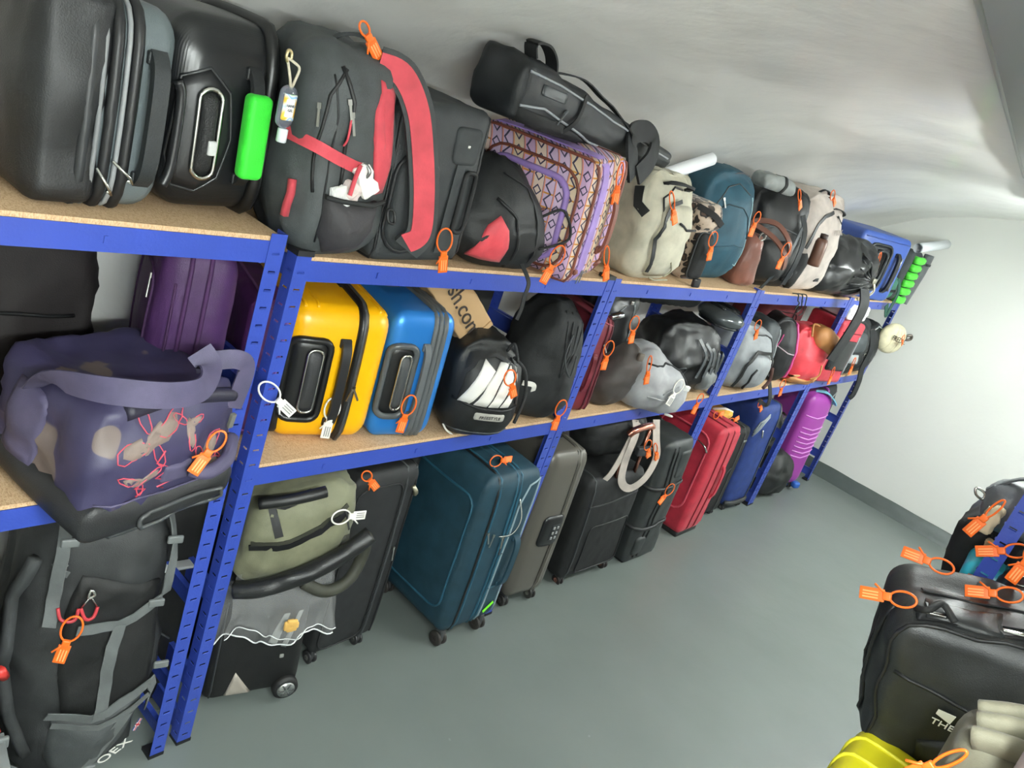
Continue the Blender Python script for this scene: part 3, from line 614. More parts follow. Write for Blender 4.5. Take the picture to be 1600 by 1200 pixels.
# brown leather handbag
br=fabric('#7d5144',.35,.006,160,crs=7)
B=Bag('leather_handbag','reddish brown shiny leather handbag with curved handles','handbag',(-.05,2.985,TZ),-.5,.1)
B.body(.17,.28,.30,(.05,.05,.05),br,'body',m=5,bulge=(.02,.01,0),wr=.012,ws=9,seed=15,fn=lambda q,u:V((q.x,q.y*(1-.35*(q.z/.3)),q.z)))
B.line('top_rim',[(-.05,.285),(.0,.29),(.05,.28)],'x',.008,plastic('#5d3a30',.4))
for a in (.02,-.05): B.band('curved_handle',[(-.06,-.06,.28),(-.03,-.05+a*.3,.36+a*.2),(.03,.06,.36+a),(.07,.15,.28+a),(.05,.19,.2+a)],.028,.01,(1,0,.5),plastic('#6a4438',.35))
B.tube('handle_ring',[(.0,.0,.30),(.01,.02,.32),(.01,.03,.29),(.0,.01,.27)],.005,M_chr,4,True)

# black shiny backpack
B=Bag('backpack','black backpack with glossy side straps beside the brown leather handbag','backpack',(-.05,3.32,TZ),-.5,.17)
fk=fabric('#1b1d1f',.5,.008,300,crs=6)
B.body(.42,.32,.58,(.08,.09,.12),fk,'main_body',m=6,bulge=(.03,0,0),wr=.022,ws=6,seed=17,fn=domeback(.38,.56,.1))
B.pad('front_pocket',rr(-.15,.05,.08,.3,.06),'x',.04,fk,p=3); B.line('pocket_zip',[(-.16,.36),(-.05,.38),(.06,.35),(.12,.33)],'x',.005,plastic('#4a4e50',.4))
B.band('side_strap',[B.pt('x',.1,.45,.015)[0],B.pt('x',.13,.34,.02)[0],B.pt('x',.11,.2,.03)[0],B.pt('x',.1,.06,.03)[0]],.03,.006,(1,0,0),plastic('#2b2f32',.3))
B.band('side_strap',[B.pt('x',.12,.40,.02)[0],B.pt('x',.02,.2,.05)[0],B.pt('x',-.05,.03,.05)[0]],.02,.004,(1,0,0),plastic('#3c4145',.3))
grab(B,(-.12,-.02,.54),(-.08,.1,.54),(.03,0,.05),M_web,.02); clips(B,'x',.1,.07)
B=Bag('fabric_roll','rolled light grey jacket lying behind the black backpack','clothing',(-.1,3.05,2.335),-.3,0)
B.body(.28,.13,.085,(.04,.04,.04),fabric('#8d918f',.7,.008,200),'body',m=4,wr=.012,ws=9,seed=2); B.ring('tie_strap','y',.03,.006,M_web,flat=.02)
for dx in (-.15,.0):
  pass

# stone grey backpack
sg=fabric('#b9aea6',.75,.005,450,crs=5)
B=Bag('backpack','stone grey backpack with black side pocket, tallest on the far top shelf','backpack',(-.04,3.90,TZ),-.2,.12)
B.body(.48,.30,.63,(.07,.11,.15),sg,'main_body',m=6,bulge=(.03,0,0),wr=.016,ws=5,seed=19,fn=domeback(.46,.58,.1))
B.line('black_zip',[(-.17,.30),(-.13,.42),(-.06,.5),(.05,.525)],'x',.011,M_zip,flat=True); B.pad('side_pocket',[(-.21,.03),(-.22,.26),(-.14,.27),(-.1,.22),(-.14,.03)],'x',.02,fabric('#1e2022'),p=3,lab='black side pocket')
B.box('maker_label',B.pt('x',.1,.09,.0)[0]-V((.003,.025,.012)),B.pt('x',.1,.09,.0)[0]+V((.006,.025,.012)),M_zip,.003)
P_,N_=B.pt('x',.11,.41,.006); text('lettering','HOK',.05,plastic('#a49a92',.6),B,frame(P_,(-.25,1,0),N_))
grab(B,(-.13,-.08,.55),(-.1,.02,.56),(.02,0,.09),M_web,.022); grab(B,(-.06,.06,.53),(-.04,.16,.5),(.03,0,.03),M_web,.02); B.puller('x',.1,.5,.5,.05,M_zip)
B=Bag('water_bottle','brown leather covered flask in the side pocket of the stone grey backpack','bottle',(.03,3.66,2.0),-.3,.12)
MB().lathe([(.0,0),(.036,.004),(.038,.02),(.038,.15),(.03,.17),(.02,.175)],(0,0,0),'z',18).build('flask_body',plastic('#6b4a3c',.35),B); MB().lathe([(.022,.172),(.024,.18),(.024,.2),(.0,.204)],(0,0,0),'z',14).build('flask_cap',plastic('#3a2a24',.4),B)

def drawbag(B,w,d,h,mat,seed,mx=-.0,mz=.8,cord='#d8d4c4',my=0.,m=7,wr=.016,r=(.13,.14,.12),ws=6):
    B.body(w,d,h,r,mat,'bag_body',m=m,bulge=(.02,.02,0),wr=wr,ws=ws,seed=seed)
# glossy black drawstring sack
B=Bag('drawstring_bag','crumpled glossy black nylon sack gathered to a metal toggle on the top shelf','bag',(.06,4.36,TZ),-.2,.02)
B.body(.80,.40,.40,(.14,.18,.17),fabric('#17191b',.32,.02,0,crs=5),'sack',m=9,bulge=(.02,.02,0),wr=.035,ws=6,seed=21,fn=lambda q,u:V((q.x,q.y*(1-.35*(q.z/.4)**2)+.12*(q.z/.4),q.z)))
for i in range(7):
    a=-.9+i*.32; c0=B.pt('x',.27,.17,.03)[0]; B.line('gather_fold',[(.25,.17),(.25-.12*cos(a),.17+.12*sin(a)),(.25-.24*cos(a*.8),.17+.2*sin(a))],'x',.006,fabric('#202326',.32,.01,0),o=.001)
B.box('cord_toggle',B.pt('x',.28,.18,.005)[0]-V((.01,.016,.02)),B.pt('x',.28,.18,.03)[0]+V((.012,.016,.02)),metal('#b5b0a0',.35),.008)
B.tube('draw_cord',[B.pt('x',.28,.17,.02)[0],B.pt('x',.33,.12,.04)[0],B.pt('x',.3,.05,.04)[0],B.pt('x',.24,.06,.03)[0]],.006,fabric('#cfc6a8'))
B.band('hanging_strap',[B.pt('x',.2,.12,.01)[0],V((.07,.2,.02)),V((.075,.2,-.1)),V((.07,.17,-.28)),V((.055,.15,-.42))],.12,.01,(1,0,0),fabric('#202325',.6),8,lab='wide black webbing strap hanging over the shelf edge')
B=Bag('black_scarf_strap','thin dark shoelace cord dangling from the shelf edge','cord',(.012,3.70,1.80),0)
for k in range(3): B.tube('cord_end',[(-.02,k*.07-.05,.003),(.01,k*.07-.03,.008),(.014,k*.07,-.03),(.012,k*.07+.05,-.05-.03*k),(.012,k*.06+.02,-.09-.02*k)],.004,fabric('#2b3530'))

# blue hard case
bh=plastic('#33509a',.38)
B=Bag('hard_suitcase','royal blue hard suitcase with black handle, on the farthest top shelf','suitcase',(-.03,5.16,TZ),-.42,.05)
B.body(.55,.42,.50,(.03,.05,.06),bh,'shell',m=4,bulge=(.006,0,0)); B.pad('handle_recess',rr(-.17,.08,.08,.42,.06),'x',.006,plastic('#17191b',.4),p=7)
B.line('recess_frame',rr(-.17,.08,.08,.42,.06),'x',.012,plastic('#1f2224',.35),True); B.line('telescopic_grip',rr(-.1,.14,.02,.38,.05),'x',.014,plastic('#2a2e30',.3),True,o=.03)
side_handle(B,.15,.08,.38,M_rub,.035,.04,.02); B.line('shell_rib',[(-.24,.46),(.24,.46)],'x',.004,plastic('#2a4283',.38))
B.line('handle_trim',[(.165,.1),(.165,.36)],'x',.005,M_chr,o=.045)

# green bag and striped tube
B=Bag('dry_bag','dark green folded nylon bag with a strap over the far shelf edge','bag',(.0,5.62,TZ),-.1,.0)
B.body(.34,.3,.24,(.06,.08,.08),fabric('#2f6a55',.5,.01,300,crs=6),'body',m=5,wr=.016,ws=8,seed=23,fn=lambda q,u:V((q.x,q.y,q.z*(.72+.28*(q.y/.17)))))
B.band('black_strap',[B.pt('x',-.12,.07,.005)[0],B.pt('x',.0,.09,.006)[0],B.pt('x',.13,.1,.006)[0]],.022,.003,(1,0,0),M_web)
B.band('hanging_strap',[(-.02,.14,.2),(.02,.15,.1),(.03,.13,-.03),(.03,.12,-.1),(.02,.05,-.02)],.05,.006,(1,0,0),fabric('#2a5b4c'))
B=Bag('checked_pouch','black and white checked wrist strap pouch on the far top shelf','pouch',(-.03,5.60,2.045),-.1,.2)
ck=NT('checked_cloth',.7); ck.col(ck.mix(ck.n('ShaderNodeTexChecker',{'Vector':ck.co(),'Scale':34}).outputs[1],'#18181a','#e6e6e2')); B.body(.15,.06,.13,.02,ck.m,'body',m=4,wr=.004); B.box('black_cuff',(-.065,-.08,-.03),(.01,.08,.01),M_rub,.01); B.tube('metal_ring',[(.02,.0,-.06),(.02,.03,-.04),(.02,.02,-.01),(.02,-.01,-.03)],.004,M_chr,4,True)
B=Bag('camping_chair_bag','lime green rolled mat inside a long grey sleeve at the end of the top shelf','bag',(.0,6.03,TZ),0,.03)
B.body(.30,.34,.44,(.05,.06,.06),fabric('#4a5052'),'back_cover',m=4,wr=.006,seed=1)
for k in range(6):
    z=.04+k*.068; B.tube('lime_roll',[B.pt('x',-.12,z,.012)[0],B.pt('x',-.03,z,.03)[0],B.pt('x',.06,z,.012)[0]],.032,fabric('#53d43a',.5,.004,200),4)
B.tube('grey_sleeve',[(.01,.12,.0),(.02,.13,.15),(.03,.135,.3),(.03,.13,.44)],.042,fabric('#5a5e60',.6),4,r2=.03); B.band('sleeve_strap',[(.055,.08,.36),(.075,.13,.36),(.055,.18,.36)],.02,.003,(1,0,0),fabric('#3a3d3f'))
B=Bag('paper_roll','long white paper roll lying on the grey sleeve by the end wall','roll',(.02,5.74,2.27),0)
B.o.rotation_euler=(0,-.16,1.5)
MB().lathe([(.038,0),(.038,.62),(.033,.62),(.033,.0)],(0,0,0),'x',20,cap=False).build('roll',plastic('#e6eaef',.6),B); MB().lathe([(.024,.01),(.022,.622),(.018,.6)],(0,0,0),'x',16,cap=False).build('inner_turn',plastic('#dfe2e6',.6),B)
# ======================= MIDDLE SHELF, near to far
# floral rolling duffel hanging over the edge
fl=NT('floral_canvas',.5); fb1=fl.noise(7,1); blob=fl.ramp(fb1,[(.63,0.),(.645,1.)]); fl.col(fl.mix(blob,fl.mix(fl.noise(14,4),'#2d2a44','#3a3656'),'#675b57'))
p_=fl.bump(fl.noise(5,2,ty='RIDGED_MULTIFRACTAL'),.02,.6); fl.bump(fl.noise(600,1),.001,.4,p_); M_fl=fl.m; M_pk=plastic('#c8485a',.5); M_lav=fabric('#57516f',.65,.001,500)
B=Bag('floral_duffel','big navy duffel with pink flower outlines overhanging the middle shelf','duffel',(.12,-.32,MZ-.035),.22,0)
B.o.rotation_euler=(.03,.13,.22)
def fnm(q,u):
    t=q.z/.375; f_=max(0,(q.x+.2)/.2); return V((q.x-.05*t*t,q.y*(1-.14*t*t),q.z*(1-.16*min(1,-q.x/.4))-.03*t*(1-u[0]**2)*(1-u[1]**2)))
v,f=softbox(.44,.40,.375,(.03,.05,.07),m=(11,12,10),bulge=(.02,.015,0),wr=.022,ws=6,seed=31,fn=fnm); B.w,B.d,B.h=.44,.42,.34
B.bvh=BVHTree.FromPolygons(v,f); MB().add(v,f).build('body',M_fl,B)
M_base=fabric('#2c2d2f',.5,.003,300); v,f=softbox(.455,.435,.115,(.02,.045,.045),m=(8,8,3),bulge=(.02,.015,0),fn=lambda q,u:q+V((.008,0,-.004))); MB().add(v,f).build('rubber_base',M_base,B)
B.line('base_seam',[(-.2,.118),(-.1,.116),(.1,.116),(.2,.118)],'x',.003,M_lav,o=.004); B.line('wheel_housing',rr(-.09,.03,.16,.075,.018),'x',.006,plastic('#454748',.35),True,o=.024)
M_tp=fabric('#7a6b63',.6,.003,400)
def flower(a,b,r,rot,n=5,sk=1.):
    for k in range(n):
        t=rot+2*pi*k/n; rk=r*(.8+.4*((k*37+int(rot*10))%5)/4); c=V((a,b))+V((cos(t),sin(t)*sk))*rk*.6; e=V((cos(t),sin(t)*sk))*rk*.45; f_=V((-sin(t),cos(t)))*rk*.18
        if k%2==0: B.pad('taupe_petal',[c*.5+V((a,b))*.5+(e*cos(s_)+f_*sin(s_))*1.25 for s_ in [2*pi*i/8 for i in range(8)]],'x',.0015,M_tp,rings=2)
        B.line('flower_outline',[c+e*cos(s_)+f_*sin(s_) for s_ in [2*pi*i/8 for i in range(8)]],'x',.0018,M_pk,True,o=.001,step=.012,seg=4)
for a,b,r,ro,n_,sk in ((-.08,.28,.085,.4,4,1.1),(.08,.18,.07,.9,5,1),(-.1,.17,.055,2.8,3,1),(.03,.29,.05,.5,3,1),(.15,.15,.045,.5,4,.8)): flower(a,b,r,ro,n_,sk)
B.line('vine_outline',[(-.03,.13),(-.05,.14),(-.01,.15),(-.06,.17),(-.03,.2),(-.07,.22),(-.05,.25)],'x',.0026,M_pk,o=.001); B.line('vine_outline',[(-.1,.12),(-.08,.14),(-.11,.15),(-.09,.18)],'x',.0026,M_pk,o=.001)
B.pad('side_webbing',[(-.34,.09),(-.34,.28),(-.22,.28),(-.22,.09)],'y',.006,M_lav,p=8)
B.pad('handle_patch',rr(-.045,.15,.035,.205,.008),'x',.008,M_lav,p=8); hb=[B.pt('x',.03,.178,.01)[0],B.pt('x',.06,.17,.035)[0],B.pt('x',.12,.18,.04)[0],B.pt('x',.185,.2,.012)[0]]
B.tube('front_grab_handle',hb,.015,M_lav,6,r2=.02)
B.band('carry_strap',[B.pt('y',-.28,.28,.01)[0],V((-.2,-.23,.36)),V((-.06,-.20,.42)),V((.01,-.10,.43)),V((.01,.0,.425)),V((-.04,.06,.44)),V((-.08,.05,.47))],.065,.005,[V((.9,-.3,.25))]*44,M_lav,lab='wide ribbed lavender carry strap')
B.band('carry_strap',[V((-.08,.05,.43)),V((-.06,.1,.445)),V((-.04,.15,.45)),V((-.04,.19,.41)),B.pt('x',.17,.3,.005)[0]],.05,.005,[V((.9,-.2,.4))]*40,M_lav)
B.tube('rolled_top_edge',[B.pt('x',-.14,.345,.0)[0],B.pt('x',-.02,.35,.005)[0],B.pt('x',.08,.35,.005)[0],B.pt('x',.17,.33,.005)[0]],.02,fabric('#2d2a40',.5),5); B.box('side_tag',B.pt('x',.185,.25,.0)[0]-V((.002,.002,.025)),B.pt('x',.185,.25,.0)[0]+V((.01,.014,.02)),plastic('#6b6a62',.5),.002)
# dark soft bag behind the duffel
B=Bag('soft_holdall','dim dark brown holdall in the shade behind the floral duffel','duffel',(-.40,-.60,MZ),.1,0)
B.body(.66,.18,.52,(.09,.08,.12),fabric('#241d1f',.7,.01,300,crs=5),'body',m=6,bulge=(.02,0,.02),wr=.025,ws=5,seed=33); grab(B,(-.05,-.12,.5),(-.05,.12,.5),(.03,0,.1),M_web,.035); B.line('top_zip',[(-.24,.3),(0,.33),(.24,.3)],'x',.006,M_zip)
# purple cases
pf=fabric('#47205a',.6,.004,400); 
B=Bag('soft_suitcase','purple fabric suitcase with front zips behind the first blue posts','suitcase',(-.13,-.185,MZ),-.35,0)
B.body(.20,.40,.62,(.04,.05,.06),pf,'body',m=6,bulge=(.01,.015,0),wr=.005,seed=34); B.ring('zip_band','y',-.03,.007,fabric('#4a2258')); B.ring('zip_band','y',.02,.007,fabric('#4a2258')); B.line('pocket_zip',rr(-.35,.08,-.06,.52,.06),'y',.005,fabric('#43204f'),True)
B.line('front_seam',[(-.08,.06),(-.06,.3),(-.06,.52)],'x',.004,fabric('#43204f')); B.puller('y',-.09,.5,.2,.06)
B=Bag('soft_suitcase','second purple suitcase edge between blue post and yellow hard case','suitcase',(-.16,.085,MZ),-.3,0)
B.body(.13,.40,.47,(.03,.04,.04),fabric('#6a3577',.55,.004,400),'body',m=6,bulge=(.008,0,0),wr=.004,seed=35); B.ring('edge_piping','y',-.03,.005,fabric('#814a8e')); B.line('top_rim',rr(-.05,.03,.05,.44,.02),'x',.004,fabric('#814a8e'),True)
# yellow and blue hard cases
ye=plastic('#f2b20c',.3)
B=Bag('hard_suitcase','bright yellow ribbed hard suitcase lying on its side on the middle shelf','suitcase',(-.085,.325,MZ),-.3,.04)
B.body(.335,.50,.475,(.05,.055,.07),ye,'shell',m=(6,5,6),bulge=(.012,.006,.004))
for yy_ in (-.13,-.09,.12,.145): B.ring('moulded_rib','y',yy_,.006,ye,seg=6,arc=(.13,.4),o=-.001)
B.ring('black_seam_band','y',.06,.018,plastic('#18191a',.35),seg=8,o=.0); B.ring('zip_line','y',.06,.006,plastic('#3c3e40',.4),o=.017)
tele(B,-.155,-.035,.09,.37,'#131415',M_chr); side_handle(B,.01,.07,.38,plastic('#1c1d1f',.45),.03,.035,.016)
B.line('corner_bumper',rr(-.16,.03,-.02,.3,.03),'y',.014,plastic('#1a1b1d',.4),True)
for a_ in (-.3,.5): B.puller('x',.063,.22,a_,.05,M_chr,.02)
B.box('combination_lock',(-.3,.035,.47),(-.2,.085,.485),plastic('#1a1b1d',.4),.005)
bl=plastic('#2f7fd0',.28,.35)
B=Bag('hard_suitcase','metallic sky blue hard suitcase with grey zip band next to the yellow one','suitcase',(-.035,.64,MZ),-.24,.05)
B.body(.25,.48,.485,(.03,.045,.06),bl,'shell',m=6,bulge=(.01,.004,.004))
for yy_ in (.035,.055,.075): B.ring('grey_zip_band','y',yy_,.011,plastic('#54585a',.5),o=.0)
tele(B,-.115,-.02,.1,.37,'#4c5052',M_chr,'#3c3f41'); side_handle(B,.012,.09,.38,plastic('#5a5e60',.45),.022,.03,.014)
B.box('top_roller',(-.34,-.06,.483),(-.24,-.0,.497),plastic('#2a2c2e',.4),.006)
# brown paper bag with lettering
kp=NT('kraft_paper',.75); kp.col(kp.mix(kp.noise(8,4),'#ab8a60','#bf9e74')); kp.bump(kp.noise(9,3,ty='RIDGED_MULTIFRACTAL'),.008,.6)
B=Bag('paper_bag','brown paper carrier bag lettered sh.com wedged above the blue case','bag',(-.12,1.01,1.485),-.1,0)
B.o.rotation_euler=(.86,0,-.12)
B.body(.15,.10,.42,(.006,.008,.006),kp.m,'paper_body',k=1,m=(9,3,12),wr=.006,ws=8,seed=36)
text('lettering','sh.com',.092,plastic('#2d2521',.7),B,frame((.007,-.002,.165),(0,-.06,-1),(1,0,0)))
B.band('bottom_fold',[B.pt('x',a,.02,.004)[0] for a in (-.07,0,.07)],.02,.006,(1,0,0),kp.m)
# black backpack with white slanted mark
fk2=fabric('#1f2223',.5,.008,350,crs=6)
B=Bag('backpack','black backpack with big slanted white logo mark and grey name strip','backpack',(.065,.965,MZ-.005),-.42,.05)
B.body(.32,.34,.40,(.08,.11,.13),fk2,'main_body',m=6,bulge=(.03,.01,0),wr=.012,ws=6,seed=37,fn=domeback(.3,.4,.2))
B.line('arched_zip',[(-.13,.18),(-.115,.28),(-.07,.34),(.0,.355),(.07,.33),(.1,.26),(.12,.18)],'x',.008,M_zip,flat=True); B.line('pocket_seam',[(-.14,.18),(-.05,.165),(.05,.16),(.13,.165)],'x',.006,M_zip)
wm=plastic('#e9e6df',.6); z0=.175
def quad(*p): B.pad('white_logo_bar',list(p),'x',.003,wm,rings=3,p=9,step=.02)
quad((-.125,z0),(-.085,z0),(-.005,z0+.13),(-.045,z0+.165)); quad((-.07,z0),(-.02,z0),(.055,z0+.16),(.02,z0+.16),(-.03,z0+.085)); quad((-.012,z0),(.03,z0),(.1,z0+.14),(.065,z0+.16)); quad((.038,z0),(.075,z0),(.11,z0+.08),(.105,z0+.12))
B.pad('name_strip',rr(-.055,.115,.07,.145,.008,step=.02),'x',.003,plastic('#a9a79f',.5),p=9); P_,N_=B.pt('x',.0075,.13,.005); text('lettering','FREESTYLE',.019,plastic('#2a2c2c',.6),B,frame(P_,(0,1,0),N_))
B.line('bottom_seam',[(-.13,.05),(0,.04),(.13,.05)],'x',.004,plastic('#3c4042',.5)); B.band('side_white_strap',[B.pt('x',.14,.25,.01)[0],B.pt('x',.14,.25,.01)[0]+V((.0,.05,-.005)),B.pt('x',.14,.23,.01)[0]+V((-.03,.07,-.02))],.02,.004,(1,0,0),wm)
B.tube('white_cord',[B.pt('x',-.13,.05,.004)[0],B.pt('x',-.11,.03,.008)[0],B.pt('x',-.08,.015,.012)[0]],.004,wm); B.tube('grab_loop',[B.pt('x',.05,.37,.0)[0],B.pt('x',.05,.37,.0)[0]+V((.02,.01,.04)),B.pt('x',.08,.33,.02)[0]],.006,M_web)
B.tube('elastic_strap',[B.pt('x',.07,.35,.01)[0],B.pt('x',.11,.3,.03)[0],B.pt('x',.135,.2,.03)[0],B.pt('x',.13,.1,.015)[0]],.007,M_web)
# black drawstring bag
B=Bag('drawstring_bag','tall matte black drawstring bag leaning against the third blue post','bag',(-.01,1.365,MZ),-.55,.0)
B.body(.33,.30,.52,(.09,.1,.14),fabric('#25282a',.75,.014,250,crs=5),'sack',m=7,bulge=(.03,.01,0),wr=.026,ws=5,seed=38,fn=lambda q,u:V((q.x-.04*(q.z/.5),q.y*(1-.35*(q.z/.52)**2)+.04*(q.z/.5),q.z)))
for k in range(4): B.line('gather_fold',[(.03+.03*k,.5),(.05+.02*k,.36),(.06+.0*k,.24)],'x',.005,fabric('#2b2e30',.75,.01,250),o=.001)
B.tube('draw_cord',[B.pt('x',.07,.42,.01)[0],B.pt('x',.05,.33,.02)[0],B.pt('x',.09,.25,.02)[0],B.pt('x',.1,.34,.02)[0]],.004,fabric('#3c4042'))
B=Bag('soft_suitcase','dim black suitcase at the back between the paper bag and drawstring bag','suitcase',(-.3,1.08,MZ),0,0)
B.body(.34,.24,.58,.04,fabric('#1b1d1f'),'body',m=4,wr=.004); B.ring('zip_band','y',0,.006,M_zipg); B.line('pocket_zip',rr(-.12,.1,.12,.38,.04),'x',.004,M_zip,True)
# maroon case
B=Bag('soft_suitcase','slim maroon suitcase beside the brown and grey drawstring bags','suitcase',(-.04,1.76,MZ),-.32,.06)
mr=fabric('#7c2634',.55,.004,400); B.body(.16,.38,.47,(.03,.04,.06),mr,'body',m=5,bulge=(.008,0,0),wr=.003,seed=2)
for c_ in (-.045,.03,.055): B.ring('zip_band','y',c_,.006,fabric('#5e1b28'))
B.line('top_piping',[(-.06,.44),(.0,.455),(.06,.44)],'x',.004,fabric('#a24a58')); B.puller('x',.03,.35,.6,.04,M_chr); side_handle(B,-.005,.12,.3,mr,.022,.02,.01)
# dark shoe bag hanging from a hook above
B=Bag('shoe_bag','shiny black strappy bag standing behind the maroon suitcase','bag',(-.13,2.02,MZ),-.35,.05)
B.body(.26,.26,.58,(.07,.08,.09),fabric('#15171a',.35,.012,0,crs=6),'body',m=6,wr=.02,ws=6,seed=40); B.line('side_cord',[(.06,.53),(.09,.42),(.08,.3),(.06,.2)],'x',.005,plastic('#5b6063',.3)); B.line('side_cord',[(-.08,.45),(-.03,.46),(.02,.5)],'x',.004,plastic('#5b6063',.3))
B.tube('metal_cap',[B.pt('x',-.06,.44,.0)[0],B.pt('x',-.03,.455,.02)[0],B.pt('x',.0,.46,.01)[0]],.018,metal('#c9cdd0',.2),3); B.box('snap_button',B.pt('x',.05,.52,.0)[0]-V((.004,.01,.01)),B.pt('x',.05,.52,.0)[0]+V((.008,.01,.01)),M_chr,.004)
# brown and light grey pouches
B=Bag('drawstring_bag','dark brown soft pouch slumped beside the light grey one','bag',(-.02,2.0,MZ),-.3,-.02)
B.body(.23,.26,.33,(.07,.09,.1),fabric('#4b4542',.6,.008,300,crs=7),'sack',m=6,bulge=(.03,.01,0),wr=.018,ws=7,seed=41,fn=lambda q,u:V((q.x,q.y*(1-.45*(q.z/.33)**2)+.07*(q.z/.33),q.z))); B.box('cord_lock',B.pt('x',.07,.3,.0)[0]-V((.0,.015,.02)),B.pt('x',.07,.3,.0)[0]+V((.02,.02,.02)),plastic('#6a6258',.4),.006)
lg=fabric('#9a9b9d',.6,.008,400,crs=6)
B=Bag('drawstring_bag','light grey nylon pouch with white and orange tags over the shelf edge','bag',(.085,2.285,MZ-.02),-.35,-.05)
B.o.rotation_euler=(-.04,.08,-.35)
B.body(.42,.36,.30,(.12,.14,.13),lg,'sack',m=8,bulge=(.02,.02,0),wr=.022,ws=6,seed=42,fn=lambda q,u:V((q.x,q.y*(1-.2*(q.z/.3)**2),q.z+.05*(-u[1])*(q.z/.3))))
B.line('gather_fold',[(.1,.26),(.05,.2),(-.02,.15)],'x',.004,lg,o=.001); B.line('gather_fold',[(.12,.2),(.02,.12),(-.1,.12)],'x',.004,lg,o=.001); B.line('draw_cord',[(-.14,.27),(-.02,.285),(.09,.26),(.14,.21)],'x',.006,M_web)
B.box('cord_lock',B.pt('x',.13,.2,.0)[0]-V((.0,.02,.015)),B.pt('x',.13,.2,.0)[0]+V((.02,.02,.015)),plastic('#d5d5d0',.4),.006); B.tube('cord_end',[B.pt('x',.1,.03,.005)[0],B.pt('x',.12,.05,.02)[0],B.pt('x',.14,.02,.01)[0]],.006,wm)
# black heap with helmet like pouch
B=Bag('soft_holdall','large black strappy holdall filling the shelf behind the fourth post','duffel',(-.05,2.85,MZ),-.35,.12)
fq=fabric('#17191b',.45,.012,300,crs=6); B.body(.50,.34,.40,(.1,.12,.13),fq,'body',m=7,bulge=(.02,0,0),wr=.03,ws=6,seed=43,fn=domeback(.5,.40,.15))
for k in range(5): B.band('compression_strap',[B.pt('x',.02+.05*k,.33-.02*k,.01)[0],B.pt('x',.06+.035*k,.24,.022)[0],B.pt('x',.02+.05*k,.13,.012)[0]],.018,.005,(1,0,0),plastic('#3a3f42',.35))
B.pad('mesh_panel',rr(.08,.03,.22,.16,.03),'x',.02,fabric('#5b5f60',.5,.01,60),p=3); B.line('buckle_loop',rr(-.14,.13,-.06,.19,.03),'x',.005,plastic('#2c3033',.3),True)
B=Bag('bike_helmet','glossy graphite cycle helmet resting on the black holdall','helmet',(.0,3.04,1.53),-.35,0)
v,f=softbox(.24,.30,.12,(.11,.12,.08),k=4,m=4,fn=lambda q,u:V((q.x,q.y,q.z)) ); B.bvh=BVHTree.FromPolygons(v,f); B.d,B.w,B.h=.3,.24,.12
MB().add(v,f).build('helmet_shell',plastic('#5e6466',.15,.5),B); B.ring('rim_trim','z',.02,.008,M_rub); B.line('vent_slot',[(-.2,-.06),(-.08,-.06)],'z',.01,M_rub); B.line('vent_slot',[(-.22,.0),(-.06,.0)],'z',.01,M_rub); B.line('vent_slot',[(-.2,.06),(-.08,.06)],'z',.01,M_rub)
B=Bag('rolled_mat','black ribbed foam mat rolled up at the back of the shelf','mat',(-.36,2.2,1.52),1.45,0)
MB().lathe([(0,0),(.07,0)]+[(.07+.004*(i%2),.02+i*.03) for i in range(24)]+[(.07,.74),(0,.74)],(0,0,0),'x',20,cap=False).build('mat_roll',plastic('#202325',.6),B); B.o.location=(-.35,2.15,1.66); MB().tube([(.2,.075*cos(a),.075*sin(a)) for a in [2*pi*i/16 for i in range(16)]],.006,5,True).build('tie_strap',M_web,B)
# grey backpack
gp=fabric('#83878a',.5,.008,400,crs=6)
B=Bag('backpack','silvery grey backpack with arched black pocket zip on the middle shelf','backpack',(.0,3.50,MZ),-.42,.05)
B.body(.42,.30,.42,(.09,.12,.12),gp,'main_body',m=7,bulge=(.03,.01,0),wr=.018,ws=6,seed=44,fn=domeback(.4,.42,.12))
B.pad('front_pocket',rr(-.07,.03,.16,.27,.08),'x',.035,gp,p=3); B.line('arched_zip',[(-.08,.05),(-.07,.2),(.0,.285),(.1,.29),(.17,.2)],'x',.01,M_zip,o=.02,flat=True); B.line('pocket_zip',[(.0,.06),(-.01,.15),(.01,.19)],'x',.008,M_zip,o=.036)
B.line('top_frame',[(-.02,.37),(.08,.38),(.15,.36),(.16,.24)],'x',.006,M_zip); B.tube('mesh_toggle',[B.pt('x',.14,.2,.03)[0],B.pt('x',.16,.13,.05)[0],B.pt('x',.13,.08,.05)[0]],.012,fabric('#5a3b33'),4); B.band('hanging_strap',[B.pt('x',.17,.15,.02)[0],V((.05,.2,.06)),V((.07,.21,0)),V((.07,.2,-.04)),V((.04,.15,-.02))],.025,.006,(1,0,0),M_web)
B=Bag('backpack','slate grey shoulder bag peeking behind the silvery backpack','backpack',(-.05,3.86,MZ),-.4,.1)
B.body(.20,.28,.44,(.07,.08,.1),fabric('#3d4447',.6,.006),'main_body',m=5,bulge=(.02,0,0),wr=.012,ws=7,seed=45); B.line('strap_edge',[(.06,.4),(.08,.3),(.07,.15)],'x',.005,plastic('#9aa0a2',.4)); B.box('ring_clip',B.pt('x',.02,.18,.0)[0]-V((0,.02,.02)),B.pt('x',.02,.18,.0)[0]+V((.012,.02,.02)),M_chr,.006)
